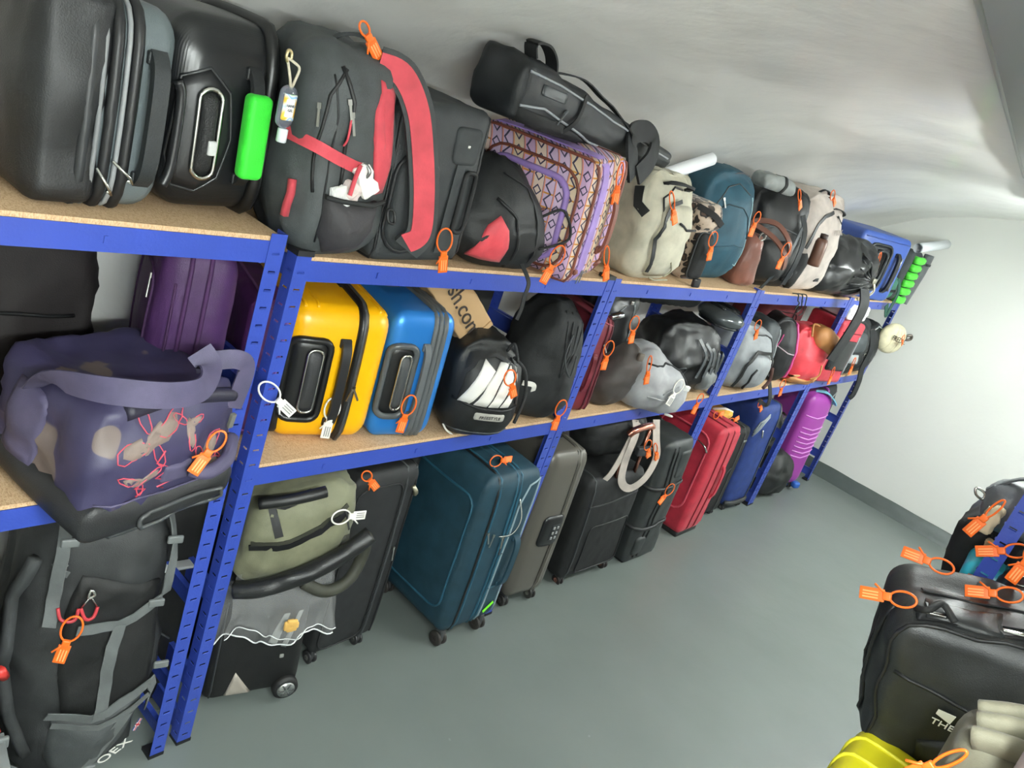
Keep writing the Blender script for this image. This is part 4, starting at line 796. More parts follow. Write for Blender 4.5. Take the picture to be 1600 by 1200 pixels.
# black backpack with pink edge
B=Bag('backpack','black backpack outlined with a hot pink edge strip','backpack',(-.03,4.17,MZ),-.55,.14)
B.body(.24,.36,.46,(.06,.16,.16),fabric('#1a1c1f',.6,.006),'main_body',m=6,bulge=(.03,0,0),wr=.01,ws=6,seed=46,fn=domeback(.24,.46,.1))
B.ring('pink_edge','y',.075,.011,fabric('#d0488a',.5,.001),arc=(-.25,.27)); B.line('pocket_zip',[(-.08,.28),(.0,.24),(.06,.23)],'x',.004,plastic('#b9a8b0',.4)); B.line('pink_trim',[(-.1,.1),(-.09,.25),(-.05,.36)],'x',.004,fabric('#d0488a'))
# red box case behind, red and tan bag
B=Bag('soft_suitcase','dark red suitcase at the back behind the red and tan bag','suitcase',(-.25,4.40,MZ),-.2,0)
B.body(.50,.30,.56,.05,fabric('#6e1f28'),'body',m=4,wr=.004); B.ring('zip_band','y',.1,.007,M_zip); B.line('pocket_zip',rr(-.2,.1,.15,.45,.05),'x',.005,fabric('#4a151c'),True)
B=Bag('handbag','bright red bag with tan leather flap and base near the fifth post','handbag',(.05,4.46,MZ),-.35,.0)
rd2=fabric('#cf3340',.5,.006,300,crs=6); tn=plastic('#bd8550',.45,bump=.001)
B.body(.38,.28,.42,(.08,.1,.13),rd2,'body',m=7,bulge=(.03,.01,0),wr=.014,ws=6,seed=47,fn=domeback(.36,.42,.1))
B.pad('tan_base',[(-.17,.01),(-.17,.07),(-.05,.06),(.05,.05),(.12,.1),(.17,.11),(.17,.01)],'x',.012,tn,p=4); v,f=softbox(.30,.20,.17,(.07,.1,.08),k=4,m=4,wr=.006,seed=3); MB().add([Matrix.Rotation(-.35,3,'X')@p+V((.035,.06,.275)) for p in v],f).build('tan_flap',tn,B)
B.box('brass_lock',(.03,.1,.31),(.052,.14,.35),metal('#8d7a52',.35),.006); B.tube('zip_cord',[B.pt('x',.05,.2,.02)[0],B.pt('x',.06,.13,.03)[0],B.pt('x',.02,.09,.02)[0]],.006,tn); B.tube('tan_handle',[B.pt('x',-.1,.36,.02)[0],B.pt('x',-.06,.42,.03)[0],B.pt('x',.03,.4,.04)[0],B.pt('x',.06,.34,.03)[0]],.008,tn)
# red bag with black panel
B=Bag('cool_bag','tall red box bag with a glossy black front panel past the fifth post','bag',(.055,5.03,MZ-.002),-.2,.0)
B.body(.34,.30,.50,(.025,.03,.03),fabric('#b8303f',.5,.002,300),'body',m=4,bulge=(.01,0,0)); B.pad('black_panel',rr(-.15,.11,.12,.36,.02),'x',.02,plastic('#15181b',.25),p=6); B.line('grey_trim',[(.13,.08),(.13,.4)],'x',.007,plastic('#8e9092',.4)); B.line('top_seam',[(-.17,.42),(.17,.42)],'x',.005,fabric('#8d2430'))
B=Bag('paper_bag','crumpled white paper bag sitting on top of the tall red bag','bag',(.03,5.08,1.632),-.1,0)
B.body(.34,.24,.12,(.02,.04,.03),plastic('#d6d7da',.7),'paper_body',k=2,m=6,wr=.018,ws=9,seed=49); B.line('paper_fold',[(-.14,.05),(0,.07),(.14,.04)],'x',.004,plastic('#e9e9ea',.7))
# black and grey backpack
B=Bag('backpack','black and grey backpack with hanging strap before the end wall','backpack',(.03,5.52,MZ),-.3,.08)
B.body(.40,.32,.50,(.1,.13,.15),fabric('#2b3033',.55,.008),'main_body',m=6,bulge=(.03,0,0),wr=.02,ws=6,seed=50,fn=domeback(.4,.5,.1)); B.pad('grey_panel',rr(-.14,.24,.04,.4,.04),'x',.015,fabric('#4c5356',.5),p=3); B.pad('light_patch',[(-.14,.15),(-.12,.22),(.0,.22),(.04,.14)],'x',.012,fabric('#9a9fa0',.5),p=3)
B.band('long_strap',[B.pt('x',.1,.42,.015)[0],B.pt('x',.12,.28,.03)[0],B.pt('x',.12,.12,.03)[0],V((.05,.13,0)),V((.06,.12,-.12)),V((.05,.1,-.16))],.06,.01,(1,0,0),fabric('#1f2325')); clips(B,'x',.11,.22,M_chr)
B=Bag('camera_bag','rounded black bag with pale zip arc behind the cream cap','bag',(.02,5.93,MZ),-.3,.05)
B.body(.30,.26,.46,(.1,.12,.14),fabric('#202427',.5),'body',m=6,bulge=(.03,0,0),wr=.012,seed=51); B.line('pale_zip',[(-.13,.3),(-.08,.4),(.02,.44),(.1,.41)],'x',.006,plastic('#b9bdc0',.4)); B.box('buckle_plate',B.pt('x',-.03,.2,0)[0]-V((0,.03,.05)),B.pt('x',-.03,.2,0)[0]+V((.012,.03,.05)),M_rub,.006)
# cream cap hung on the rack corner
B=Bag('baseball_cap','cream cap lettered FRED hanging at the far end of the racks','cap',(.16,6.03,1.37),-.35,-.0)
cm=fabric('#ddd5b4',.8,.002,400); v,f=softbox(.31,.15,.27,(.14,.15,.13),k=5,m=3); B.bvh=BVHTree.FromPolygons(v,f); B.d,B.w,B.h=.15,.31,.27
MB().add(v,f).build('crown',cm,B); P_,N_=B.pt('x',-.01,.15,.003); text('lettering','FRED L',.062,plastic('#2c2a28',.6),B,frame(P_,(0,1,-.1),N_))
for a in (-.09,0,.09): B.line('crown_seam',[(a*1.0,.03),(a*.9,.13),(a*.3,.25)],'x',.0025,fabric('#c6bd9a'),o=.001)
B.tube('adjuster_buckle',[(-.03,.11,.19),(-.01,.14,.21),(-.01,.155,.18),(-.03,.13,.16)],.012,metal('#77706a',.4),4,True)
# ======================= FLOOR ROW, near to far
FZ=.002
# grey trekking pack
gw=fabric('#5c6060',.6,.001,600); gk=fabric('#343637',.6,.012,350,crs=5); gl2=fabric('#4d5152',.6,.012,350,crs=6); bb=fabric('#191a1b',.65,.006,350)
B=Bag('trekking_backpack','tall black and grey trekking rucksack under the floral duffel','backpack',(-.03,-.345,FZ),-.25,.02)
def fnp(q,u):
    t=q.z/1.02; return V((q.x-.06*max(0,t-.7),q.y*(.82+.26*sin(pi*min(1,t*1.05))-.1*max(0,t-.75)*4*.5),q.z))
B.body(.40,.38,1.02,(.1,.13,.1),gk,'main_body',m=(7,5,14),bulge=(.03,.0,0),wr=.03,ws=4,seed=61,fn=fnp)
B.pad('black_front_panel',[(-.05,.83),(.06,.79),(.17,.75),(.185,.55),(.18,.38),(.1,.3),(-.05,.31),(-.08,.5),(-.08,.7)],'x',.02,bb,p=4,rings=6)
B.pad('stretch_pocket',[(-.07,.29),(.05,.27),(.17,.34),(.15,.2),(.08,.06),(-.04,.04),(-.08,.15)],'x',.03,gl2,p=3,rings=6); B.line('pocket_hem',[(-.075,.295),(.05,.275),(.17,.34)],'x',.011,gw,flat=True,o=.03)
for pts in ([(-.09,.345),(.03,.315),(.17,.39)],[(-.05,.66),(.06,.64),(.1,.655),(.17,.69)],[(.065,.64),(.055,.48),(.045,.31)],[(-.085,.98),(-.1,.83),(-.11,.68)],[(.165,.95),(.18,.82),(.18,.7)],[(.12,.3),(.08,.2),(.03,.09)],[(.17,.4),(.195,.3),(.19,.2)]):
    B.line('compression_strap',pts,'x',.017,gw,flat=True,o=.027)
for a,b in ((.15,.69),(-.085,.94),(.17,.88),(.19,.44),(.035,.09)): P_,N_=B.pt('x',a,b,.032); MB().rb(P_,(.012,.045,.026),.005).build('buckle',plastic('#6a6e6e',.45),B)
B.pad('lid_fold',[(-.06,.97),(.0,.94),(.08,.95),(.1,.99),(.02,1.0)],'x',.03,gl2,p=2.5)
B.line('gear_loop',[(-.15,.86),(-.19,.72),(-.2,.5),(-.17,.3),(-.12,.15)],'x',.02,fabric('#3d4041'),o=.012,lab='padded hip belt edge'); B.line('gear_loop',[(-.15,.95),(-.2,.9),(-.24,.8)],'x',.018,gw,flat=True,o=.02)
for a in (-.03,-.075): B.tube('red_karabiner_grip',[B.pt('x',a-.02,.73,.035)[0],B.pt('x',a-.01,.70,.04)[0],B.pt('x',a+.01,.70,.04)[0],B.pt('x',a+.02,.73,.035)[0]],.005,plastic('#b03038',.4))
B.tube('hook_ring',[B.pt('x',-.03,.80,.03)[0],B.pt('x',-.02,.785,.035)[0],B.pt('x',-.035,.775,.035)[0]],.004,M_chr,4,True); B.tube('hook_wire',[B.pt('x',-.05,.73,.035)[0],B.pt('x',-.03,.78,.035)[0],B.pt('x',-.01,.73,.035)[0]],.003,M_chr,1)
P_,N_=B.pt('x',.11,.13,.03); text('lettering','OEX',.055,M_white,B,frame(P_,(-.1,.8,.72),N_)); P_,N_=B.pt('x',.155,.20,.034)
fm=frame(P_,(-.1,.8,.72),N_); F_=MB()
F_.box((-.02,-.014,0),(.02,.014,.001),0,fm).box((-.02,-.006,.001),(.02,.006,.0015),1,fm).box((-.006,-.014,.001),(.006,.014,.0015),1,fm).box((-.02,-.003,.0015),(.02,.003,.002),2,fm).box((-.003,-.014,.0015),(.003,.014,.002),2,fm)
F_.build('flag_badge',[plastic('#2b3a7a',.5),M_white,plastic('#c02a3a',.5)],B,smooth=False)
q=[B.pt('x',-.05,.02,.02)[0],V((.05,-.12,.1)),V((.06,-.17,.17)),V((.05,-.24,.2)),V((.03,-.27,.12))]; B.band('loose_belt',q,.05,.005,(1,-.5,0),gw)
# second black pack at the lower left corner
B=Bag('trekking_backpack','black rucksack with red zip tabs at the bottom left corner','backpack',(.02,-.80,FZ),-.1,.0)
B.body(.40,.40,.78,(.1,.12,.12),fabric('#1f2021',.6,.01,350),'main_body',m=6,bulge=(.03,0,0),wr=.025,ws=5,seed=62); 
for z in (.62,.42): B.tube('red_tab',[B.pt('x',.17,z,.02)[0],B.pt('x',.18,z-.05,.03)[0]],.014,plastic('#c0342e',.4),2)
B.line('grey_strap',[(.12,.7),(.17,.5),(.19,.3),(.1,.1)],'x',.022,gw,flat=True,o=.02); B.band('grey_strap',[B.pt('x',.19,.35,.02)[0],V((.05,.21,.3)),V((.06,.24,.2)),B.pt('x',.17,.12,.01)[0]],.045,.005,(1,0,0),gw); MB().rb(B.pt('x',.185,.33,.03)[0],(.015,.06,.04),.006).build('buckle',plastic('#707474',.4),B)
B.pad('grey_pocket',rr(-.15,.05,.15,.3,.06),'x',.03,gk,p=3)
# dark wheeled case in the gap behind the first posts
B=Bag('soft_suitcase','black wheeled suitcase in the shade behind the nearest pair of posts','suitcase',(-.2,-.04,FZ),-.1,0)
B.body(.27,.34,.92,(.05,.08,.12),fabric('#141516'),'body',m=6,bulge=(.02,0,0),wr=.006,seed=63); B.line('pale_zip_arc',[(-.1,.75),(-.12,.6),(-.06,.42),(.04,.33)],'x',.004,plastic('#55585a',.4)); B.line('lower_zip_arc',[(-.12,.5),(-.08,.3),(.04,.2)],'x',.004,plastic('#4a4238',.4)); B.box('bottle_rim',B.pt('x',.0,.66,0)[0]-V((.0,.05,.006)),B.pt('x',.0,.66,0)[0]+V((.04,.05,.006)),plastic('#b9bcbc',.3),.005)
# black case with chrome wheel, veil and khaki bag on top
B=Bag('soft_suitcase','low black suitcase with silver wheel and silver stripes under the white veil','suitcase',(-.055,.315,FZ),-.32,.09)
B.body(.36,.42,.56,(.04,.05,.05),fabric('#161718',.55,.003),'body',m=6,bulge=(.012,.01,0),wr=.004,seed=64,fn=lambda q,u:V((q.x,q.y,q.z+.03)))
sv=plastic('#8b8d8a',.4); B.pad('silver_stripe',[(.03,.3),(.05,.36),(.075,.42),(.095,.42),(.06,.28)],'x',.006,sv,p=6); B.pad('silver_stripe',[(.08,.27),(.11,.36),(.13,.42),(.145,.42),(.1,.26)],'x',.006,sv,p=6); B.pad('silver_corner',[(-.1,.06),(-.07,.17),(.0,.05)],'x',.008,plastic('#a39b90',.4),p=6); B.line('edge_zip',[(-.15,.05),(-.14,.3),(-.13,.5)],'x',.004,M_zipg); B.box('stripe_button',B.pt('x',.09,.22,0)[0]-V((0,.008,.008)),B.pt('x',.09,.22,0)[0]+V((.006,.008,.008)),sv)
P_=V((.005,.125,.055)); w_=MB().lathe([(.03,-.02),(.048,-.016),(.05,.0),(.048,.016),(.03,.02)],P_,'x',24).build('wheel',plastic('#161616',.6),B); MB().lathe([(.034,.018),(.034,.024),(.012,.028)],P_,'x',20).build('hub_cap',metal('#c8cac8',.3),w_)
for k in range(6): a=2*pi*k/6; MB().tube([P_+V((.026,.008*cos(a),.008*sin(a))),P_+V((.026,.03*cos(a),.03*sin(a)))],.004,5).build('hub_spoke',plastic('#4a4c4c',.4),w_)
nv=NT('tulle',.6,Alpha=.3); nv.col('#f2f3f3'); nv.b.inputs['Alpha'].default_value=.11; nv=nv.m
B=Bag('veil','sheer white tulle veil with yellow flower draped over the low black suitcase','veil',(-.02,.315,.0),-.32,.09)
v=[];f=[];n1,n2=46,14
for j in range(n2):
    t=j/(n2-1)
    for i in range(n1):
        s=i/(n1-1); y=-.21+.43*s; wv=.02*sin(s*17+t*3)*t+.006*sin(s*41)*t
        zb=.39+.03*sin(s*6+1)-.02*cos(s*13); z=.64*(1-t)+zb*t
        v.append((.02+.035*sin(pi*t*.55)+wv,y*(1-.12*(1-t)),z))
f=[(j*n1+i,j*n1+i+1,(j+1)*n1+i+1,(j+1)*n1+i) for j in range(n2-1) for i in range(n1-1)]
MB().add(v,f).build('tulle',nv,B); MB().add([(x+.016+.01*sin(z*40),y*.9+.02,z+.04) for x,y,z in v],f).build('tulle_layer',nv,B); 
MB().tube([v[(n2-1)*n1+i] for i in range(n1)],.0028,5).build('hem',plastic('#eef0f0',.6),B); MB().tube([(v[(n2-1)*n1+i][0]+.02,v[(n2-1)*n1+i][1]*.9+.02,v[(n2-1)*n1+i][2]+.04) for i in range(n1)],.002,5).build('hem',plastic('#eef0f0',.6),B)
for k in range(7):
    a=2*pi*k/7; vv,ff=softbox(.026,.014,.026,.006,k=2,m=1); MB().add([p+V((.1,.05+.014*cos(a),.46+.014*sin(a))) for p in vv],ff).build('flower_petal',fabric('#d9ab5a',.7),B)
kh=fabric('#6f7059',.65,.008,350,crs=6); khd=fabric('#3a3b30',.65,.006)
B=Bag('shoulder_bag','khaki messenger bag with black zips and thick black strap','bag',(.035,.275,.62),-.28,.02)
B.body(.40,.24,.38,(.06,.08,.09),kh,'body',m=8,bulge=(.03,0,0),wr=.02,ws=7,seed=65,fn=lambda q,u:V((q.x,q.y*(1-.12*(q.z/.38)),q.z+.05*(q.y/.2)*(q.z/.38))))
B.line('front_zip',[(-.17,.17),(-.06,.2),(.04,.245),(.13,.31)],'x',.012,M_zip,flat=True); B.line('zip_flap',[(-.17,.19),(-.06,.22),(.04,.265),(.13,.33)],'x',.008,khd,flat=True); B.puller('x',.12,.31,.1,.07,plastic('#2a2b2c',.4)); B.line('top_zip',[(-.16,.31),(-.06,.345),(.0,.37)],'x',.014,M_zip,flat=True)
B.tube('thick_strap',[V((.02,-.2,.03)),V((.06,-.13,.06)),V((.08,0,.12)),V((.07,.12,.18)),V((.06,.21,.25))],.032,fabric('#232526',.45,.01,300),7); B.tube('thick_strap',[V((.05,.2,.24)),V((.03,.22,.14)),V((.05,.18,.05)),V((.06,.1,.02)),V((.04,.02,.05))],.022,khd,6); B.tube('grab_handle',[V((-.0,-.18,.35)),V((.03,-.08,.385)),V((.03,.02,.41))],.02,fabric('#1c1d1e',.4),5)
B.pad('camo_patch',[(.1,.1),(.14,.2),(.19,.18),(.18,.06)],'x',.006,khd,p=5)
# large black suitcases
def casters(B,ys,xs,r=.028,**k):
    for y in ys:
        for x in xs: B.wheel(x,y,r,**k)
fk3=fabric('#2b2d2f',.65,.003,500)
B=Bag('soft_suitcase','large plain black suitcase standing between khaki bag and teal case','suitcase',(-.085,.76,FZ),.0,.03)
def up(h0): return lambda q,u:V((q.x,q.y,q.z+h0))
B.body(.33,.52,.86,(.03,.04,.06),fk3,'body',m=6,bulge=(.012,.012,.0),wr=.003,seed=66,fn=up(.075)); casters(B,(-.12,.12),(-.05,-.45))
B.ring('edge_piping','y',.14,.006,M_zip); B.ring('edge_piping','y',.09,.006,M_zipg); B.line('front_seam',rr(-.145,.1,.075,.88,.05),'x',.004,M_zip,True); B.puller('x',.115,.55,.1,.06); B.tube('zip_padlock',[B.pt('x',.11,.86,.015)[0],B.pt('x',.12,.84,.03)[0],B.pt('x',.13,.82,.02)[0]],.01,metal('#b5b09a',.4),3)
B=Bag('soft_suitcase','dark grey suitcase at the back between black and teal cases','suitcase',(-.30,1.02,FZ),-.3,.03)
B.body(.22,.28,.86,(.03,.04,.06),fabric('#222526'),'body',m=5,wr=.003,seed=5,fn=up(.06)); casters(B,(-.07,.07),(-.04,-.2)); B.ring('zip_band','y',.04,.006,M_zipg)
# teal suitcase
tf=fabric('#1d4353',.6,.003,450); tz=fabric('#2a6178',.5,.001)
B=Bag('soft_suitcase','big teal fabric suitcase with four twin wheels and lime sticker','suitcase',(.075,1.365,FZ),-.03,.03)
B.body(.36,.50,.83,(.04,.05,.07),tf,'body',m=8,bulge=(.014,.02,.01),wr=.005,ws=4,seed=67,fn=up(.085)); casters(B,(-.13,.125),(-.04,-.44),.036,hub='#5a5550',tyre='#35322f',wd=.04)
for c_ in (-.115,-.10,.005,.03): B.ring('zip_band','y',c_,.006,tz if c_>-.11 else M_zip)
B.line('panel_piping',[(.05,.1),(.045,.5),(.055,.75),(.09,.85),(.16,.87),(.165,.5),(.16,.12)],'x',.005,plastic('#8fa3aa',.45)); B.line('pocket_outline',rr(-.46,.2,-.05,.8,.06),'y',.006,tz,True); B.line('lower_seam',[(.03,.3),(.1,.3),(.16,.33)],'x',.004,plastic('#3c5f6e',.5))
side_handle(B,.11,.3,.58,tf,.035,.03,.01); B.tube('steel_cable',[B.pt('x',-.04,.62,.015)[0],B.pt('x',.0,.65,.05)[0],B.pt('x',.03,.72,.05)[0],B.pt('x',.03,.8,.01)[0]],.0035,M_chr)
for a,b,g_ in ((-.1,.64,.3),(-.06,.62,-.2),(.0,.6,.1)): B.puller('x',a,b,g_,.055)
m=plastic('#7df02c',.5); P_,N_=B.pt('x',.1,.17,.004); MB().box((-.035,-.01,0),(.035,.01,.0015),0,frame(P_,(0,.8,.6),N_)).build('lime_sticker',m,B,smooth=False); B.box('top_handle',(-.35,-.04,.905),(-.15,.02,.93),tf,.012)
B.line('lock_plate',rr(.02,.5,.05,.6,.01),'x',.005,M_zipg,True)
# taupe hard case
tp=plastic('#57544d',.33,bump=.0005)
B=Bag('hard_suitcase','tall taupe hard shell suitcase with black combination lock plate','suitcase',(.03,1.845,FZ),-.15,.05)
B.body(.27,.48,.86,(.04,.055,.08),tp,'shell',m=6,bulge=(.012,.01,.01),fn=up(.07)); casters(B,(-.09,.10),(-.05,-.42),.032,hub='#8e8c86',tyre='#2b2a28')
B.ring('seam_groove','y',.065,.006,plastic('#6d6a62',.3)); B.ring('seam_groove','y',.045,.004,plastic('#3c3a36',.4)); lp_=B.pad('lock_plate',rr(-.06,.40,.075,.58,.03),'x',.014,plastic('#18191a',.35),p=8)
B.pad('lock_inset',rr(-.01,.43,.06,.54,.01),'x',.018,plastic('#26282a',.3),p=8)
for i in range(3):
    for k in range(2): P_,N_=B.pt('x',.01+.025*k,.455+.03*i,.02); MB().rb(P_,(.006,.012,.016),.003).build('lock_dial',plastic('#9a9c9c',.4),B)
B.box('top_grip',(-.3,-.03,.928),(-.12,.03,.945),M_rub,.008)
# black garment case with rose gold wheels and handle, round duffel hung on it
rg=metal('#c98a78',.25); fgk=fabric('#1e2021',.7,.004,350)
B=Bag('soft_suitcase','wide black suitcase with rose gold wheels and pull handle','suitcase',(.04,2.42,FZ),-.1,.09)
B.body(.48,.40,.66,(.04,.05,.06),fgk,'body',m=7,bulge=(.015,.01,0),wr=.008,ws=4,seed=68,fn=up(.06)); 
for y in (-.18,.2):
    for x in (-.05,-.33): B.wheel(x,y,.03,hub='#c98a78',tyre='#2a2424')
B.ring('edge_piping','y',-.19,.005,M_zipg); B.line('pocket_zip',rr(-.14,.1,.2,.42,.04),'x',.005,M_zip,True); B.line('top_seam',[(-.2,.55),(.2,.58)],'x',.005,M_zip)
B.tube('pull_tube',[V((-.02,-.03,.70)),V((-.02,-.03,.84))],.011,rg,1); B.tube('pull_tube',[V((-.02,.13,.70)),V((-.02,.13,.99))],.011,rg,1); B.tube('pull_grip',[V((-.02,-.05,.97)),V((-.01,-.02,1.0)),V((-.01,.1,1.01)),V((-.02,.15,.98))],.02,rg,5)
B=Bag('round_duffel','rounded black duffel with beige webbing straps behind the rose gold handle','duffel',(-.045,2.33,.765),-.38,.12)
B.body(.44,.22,.28,(.09,.13,.11),fabric('#202223',.6,.008,350),'body',m=6,bulge=(.02,0,0),wr=.014,ws=6,seed=69)
bw=fabric('#b3a9a0',.7,.001,500); B.band('beige_strap',[V((.01,.06,.26)),V((.06,.05,.2)),V((.08,.02,.05)),V((.09,.03,-.07)),V((.09,.1,-.12)),V((.09,.18,-.06)),V((.08,.22,.06)),V((.06,.2,.16)),V((.01,.2,.26))],.045,.004,(1,0,0),bw)
B.band('beige_strap',[V((.02,.08,.25)),V((.07,.0,.1)),V((.08,-.05,-.03)),V((.07,-.1,-.1))],.035,.004,(1,0,0),bw); B.box('strap_lock',(.06,.08,.08),(.09,.17,.13),plastic('#3b3d3f',.4),.006)
# tall dark duffel with compartments
fg3=fabric('#373b3b',.5,.008,350,crs=5)
B=Bag('rolling_holdall','tall dark grey sectioned holdall standing left of the red suitcase','duffel',(.06,2.985,FZ),-.08,.10)
B.body(.31,.40,.86,(.03,.05,.05),fg3,'body',m=8,bulge=(.015,.01,0),wr=.014,ws=5,seed=70,fn=up(.01))
for z in (.28,.57): B.ring('compartment_seam','z',z,.014,plastic('#17181a',.5))
for a in (-.06,-.02): B.line('long_zip',[(a-.03,.06),(a-.01,.3),(a,.6),(a-.01,.84)],'x',.006,M_zip)
B.line('corner_piping',[(.13,.03),(.135,.45),(.13,.8)],'x',.005,plastic('#5b6060',.45)); B.pad('side_pocket',rr(.02,.62,.135,.8,.02),'x',.01,fg3,p=5); B.pad('side_pocket',rr(-.13,.08,-.04,.22,.03),'x',.02,fg3,p=4); B.box('wheel_foot',(-.12,-.14,-.0),(-.02,-.06,.04),M_rub,.01)
# red suitcase
rs=fabric('#b22438',.6,.003,450); 
B=Bag('soft_suitcase','bright red fabric suitcase standing on the floor by the fourth rack','suitcase',(.025,3.70,FZ),-.02,.04)
B.body(.31,.48,.82,(.03,.05,.05),rs,'body',m=6,bulge=(.014,.012,.006),wr=.004,seed=71,fn=up(.03)); B.box('black_base',(-.46,-.14,0),(-.01,.14,.04),plastic('#161616',.5),.015)
for c_ in (-.06,.03): B.ring('zip_band','y',c_,.006,fabric('#8c1a2b')) 
B.line('front_pocket_zip',rr(-.44,.2,-.05,.78,.08),'y',.007,fabric('#d65062',.5),True); B.tube('silver_pull',[B.pt('y',-.14,.72,.01)[0],B.pt('y',-.07,.71,.03)[0],B.pt('y',-.04,.67,.01)[0]],.006,M_chr,4); B.line('side_piping',[(.13,.08),(.13,.6),(.12,.8)],'x',.004,fabric('#d65062')); side_handle(B,.08,.3,.55,rs,.03,.02,.01)
# black case
B=Bag('soft_suitcase','slim black suitcase wedged between the red and the blue ones','suitcase',(-.04,4.13,FZ),-.1,.08)
B.body(.26,.42,.72,(.03,.05,.05),fabric('#1a1c1d'),'body',m=5,bulge=(.01,0,0),wr=.005,seed=72,fn=up(.04)); casters(B,(-.07,.08),(-.04,-.3),.022); B.ring('zip_band','y',.03,.006,M_zipg); B.box('catch',B.pt('x',.06,.66,0)[0]-V((0,.02,.008)),B.pt('x',.06,.66,0)[0]+V((.008,.02,.008)),M_chr,.003); B.line('side_cord',[(-.05,.2),(-.02,.4),(.04,.45)],'x',.004,M_zipg)
yb=Bag('yellow_scarf','small yellow and white cloth on top of the black suitcase','cloth',(-.16,3.98,.78),0); v,f=softbox(.16,.14,.06,(.02,.05,.025),k=2,m=5,wr=.012,ws=14); MB().add(v,f).build('cloth',fabric('#e0a83c',.6,.006),yb); MB().tube([(-.1,-.08,.05),(-.05,0,.07),(-.02,.08,.05)],.01,6).build('white_edge',M_white,yb)
# blue case
bf=fabric('#253f86',.6,.004,400)
B=Bag('soft_suitcase','dark blue fabric suitcase with grey arched trim by the fifth post','suitcase',(-.02,4.53,FZ),-.15,.10)
B.body(.30,.40,.88,(.04,.07,.1),bf,'body',m=6,bulge=(.012,.01,0),wr=.005,seed=73,fn=up(.04)); B.ring('grey_trim','y',.12,.012,fabric('#5b6266'),flat=.05); casters(B,(-.1,.1),(-.04,-.3),.025)
for k in range(3): B.line('grey_arc',[(-.14+.0*k,.72-.02*k),(-.12+.02*k,.8+.0*k),(-.04,.86-.01*k)],'x',.006,plastic('#8e979c',.4),o=.004+.001*k)
B.tube('silver_pull',[B.pt('x',-.08,.74,.01)[0],B.pt('x',-.07,.68,.02)[0]],.007,M_chr,3); B.line('base_scuff',[(-.13,.09),(0,.08),(.13,.09)],'x',.02,plastic('#2c2d2e',.5))
# black sack
B=Bag('drawstring_bag','black nylon sack slumped on the floor beside the purple hard case','bag',(.03,5.13,FZ),-.3,-.05)
B.body(.42,.34,.42,(.12,.14,.14),fabric('#232727',.55,.016,300,crs=5),'sack',m=7,bulge=(.02,.02,0),wr=.03,ws=6,seed=74,fn=lambda q,u:V((q.x,q.y*(1-.35*(q.z/.42)**2),q.z)))
B=Bag('plastic_wrap','crumpled black bin liner standing behind the sack','bag',(-.14,5.02,FZ),-.3,0)
B.body(.32,.24,.74,(.08,.08,.1),fabric('#1c1f20',.25,.02,0,crs=6),'sack',m=8,wr=.03,ws=8,seed=75)
# purple ribbed hard case
ph=plastic('#9a3f9a',.3)
B=Bag('hard_suitcase','purple ribbed hard suitcase with pale blue tag strap near the far wall','suitcase',(.0,5.55,FZ),-.35,.07)
B.body(.30,.40,.86,(.05,.07,.09),ph,'shell',m=6,bulge=(.012,.01,.01),fn=up(.06)); casters(B,(-.1,.1),(-.06,-.3),.028,hub='#3a6fb0')
for k in range(7): B.line('moulded_rib',[(-.12,.36+.045*k),(-.0,.34+.045*k),(.12,.37+.045*k)],'x',.006,plastic('#d08bd0',.3))
B.line('moulded_rib',[(-.13,.74),(0,.72),(.13,.75)],'x',.006,plastic('#d08bd0',.3)); B.band('pale_blue_strap',[V((-.1,-.02,.93)),V((-.03,.04,.945)),V((.01,.1,.9)),V((.015,.12,.86))],.05,.008,(0,0,1),fabric('#7fc4dc')); B.tube('top_handle',[V((-.2,.04,.92)),V((-.18,.05,.96)),V((-.06,.06,.965)),V((-.04,.06,.92))],.012,plastic('#7a2f7a',.35),4); B.box('blue_bumper',(-.03,.08,.03),(.03,.15,.09),plastic('#2f5fb0',.35),.02)
# dark round bag by the last post
B=Bag('soft_holdall','dark grey oval bag with pale zip on the floor by the last post','bag',(-.08,5.97,FZ),-.2,.05)
B.body(.26,.26,1.0,(.1,.12,.2),fabric('#3a3e40',.6),'body',m=5,bulge=(.01,0,0),wr=.01,seed=76); B.line('pale_zip',[(-.08,.7),(.0,.85),(.06,.9)],'x',.005,plastic('#8d9092',.4))
# ======================= RIGHT SIDE OF THE AISLE
B=Bag('hard_suitcase','lemon yellow case lying flat under the black duffel on the right','suitcase',(1.66,.58,1.0145),pi,0)
B.body(.60,.42,.18,(.04,.05,.05),plastic('#d9cf1e',.4),'shell',m=5,bulge=(.0,0,.01)); 
for c_ in (-.2,-.1,0,.1,.2): B.ring('moulded_rib','y',c_,.006,plastic('#e6dc34',.4))
B.ring('seam_band','z',.09,.008,M_zip)
fr_=fabric('#2e3132',.45,.012,350,crs=4)
B=Bag('square_duffel','big square black duffel with white mark, standing on the right above a yellow case','duffel',(1.93,.91,1.205),-1.2,.24,pitch=.1)
B.body(.52,.30,.42,(.03,.05,.05),fr_,'body',m=(12,7,10),bulge=(.03,.02,.0),wr=.022,ws=5,seed=81)
B.ring('edge_piping','x',-.012,.006,M_zip); B.line('panel_seam',[(-.24,.27),(-.1,.24),(.02,.205)],'x',.005,M_zip); B.pad('curved_pocket',[(.0,.22),(.06,.3),(.1,.31),(.1,.04),(.06,.02),(.0,.1)],'x',.014,fr_,p=3); B.pad('lower_pocket',[(-.14,.02),(-.15,.09),(-.08,.12),(.03,.1),(.05,.02)],'x',.02,fr_,p=3)
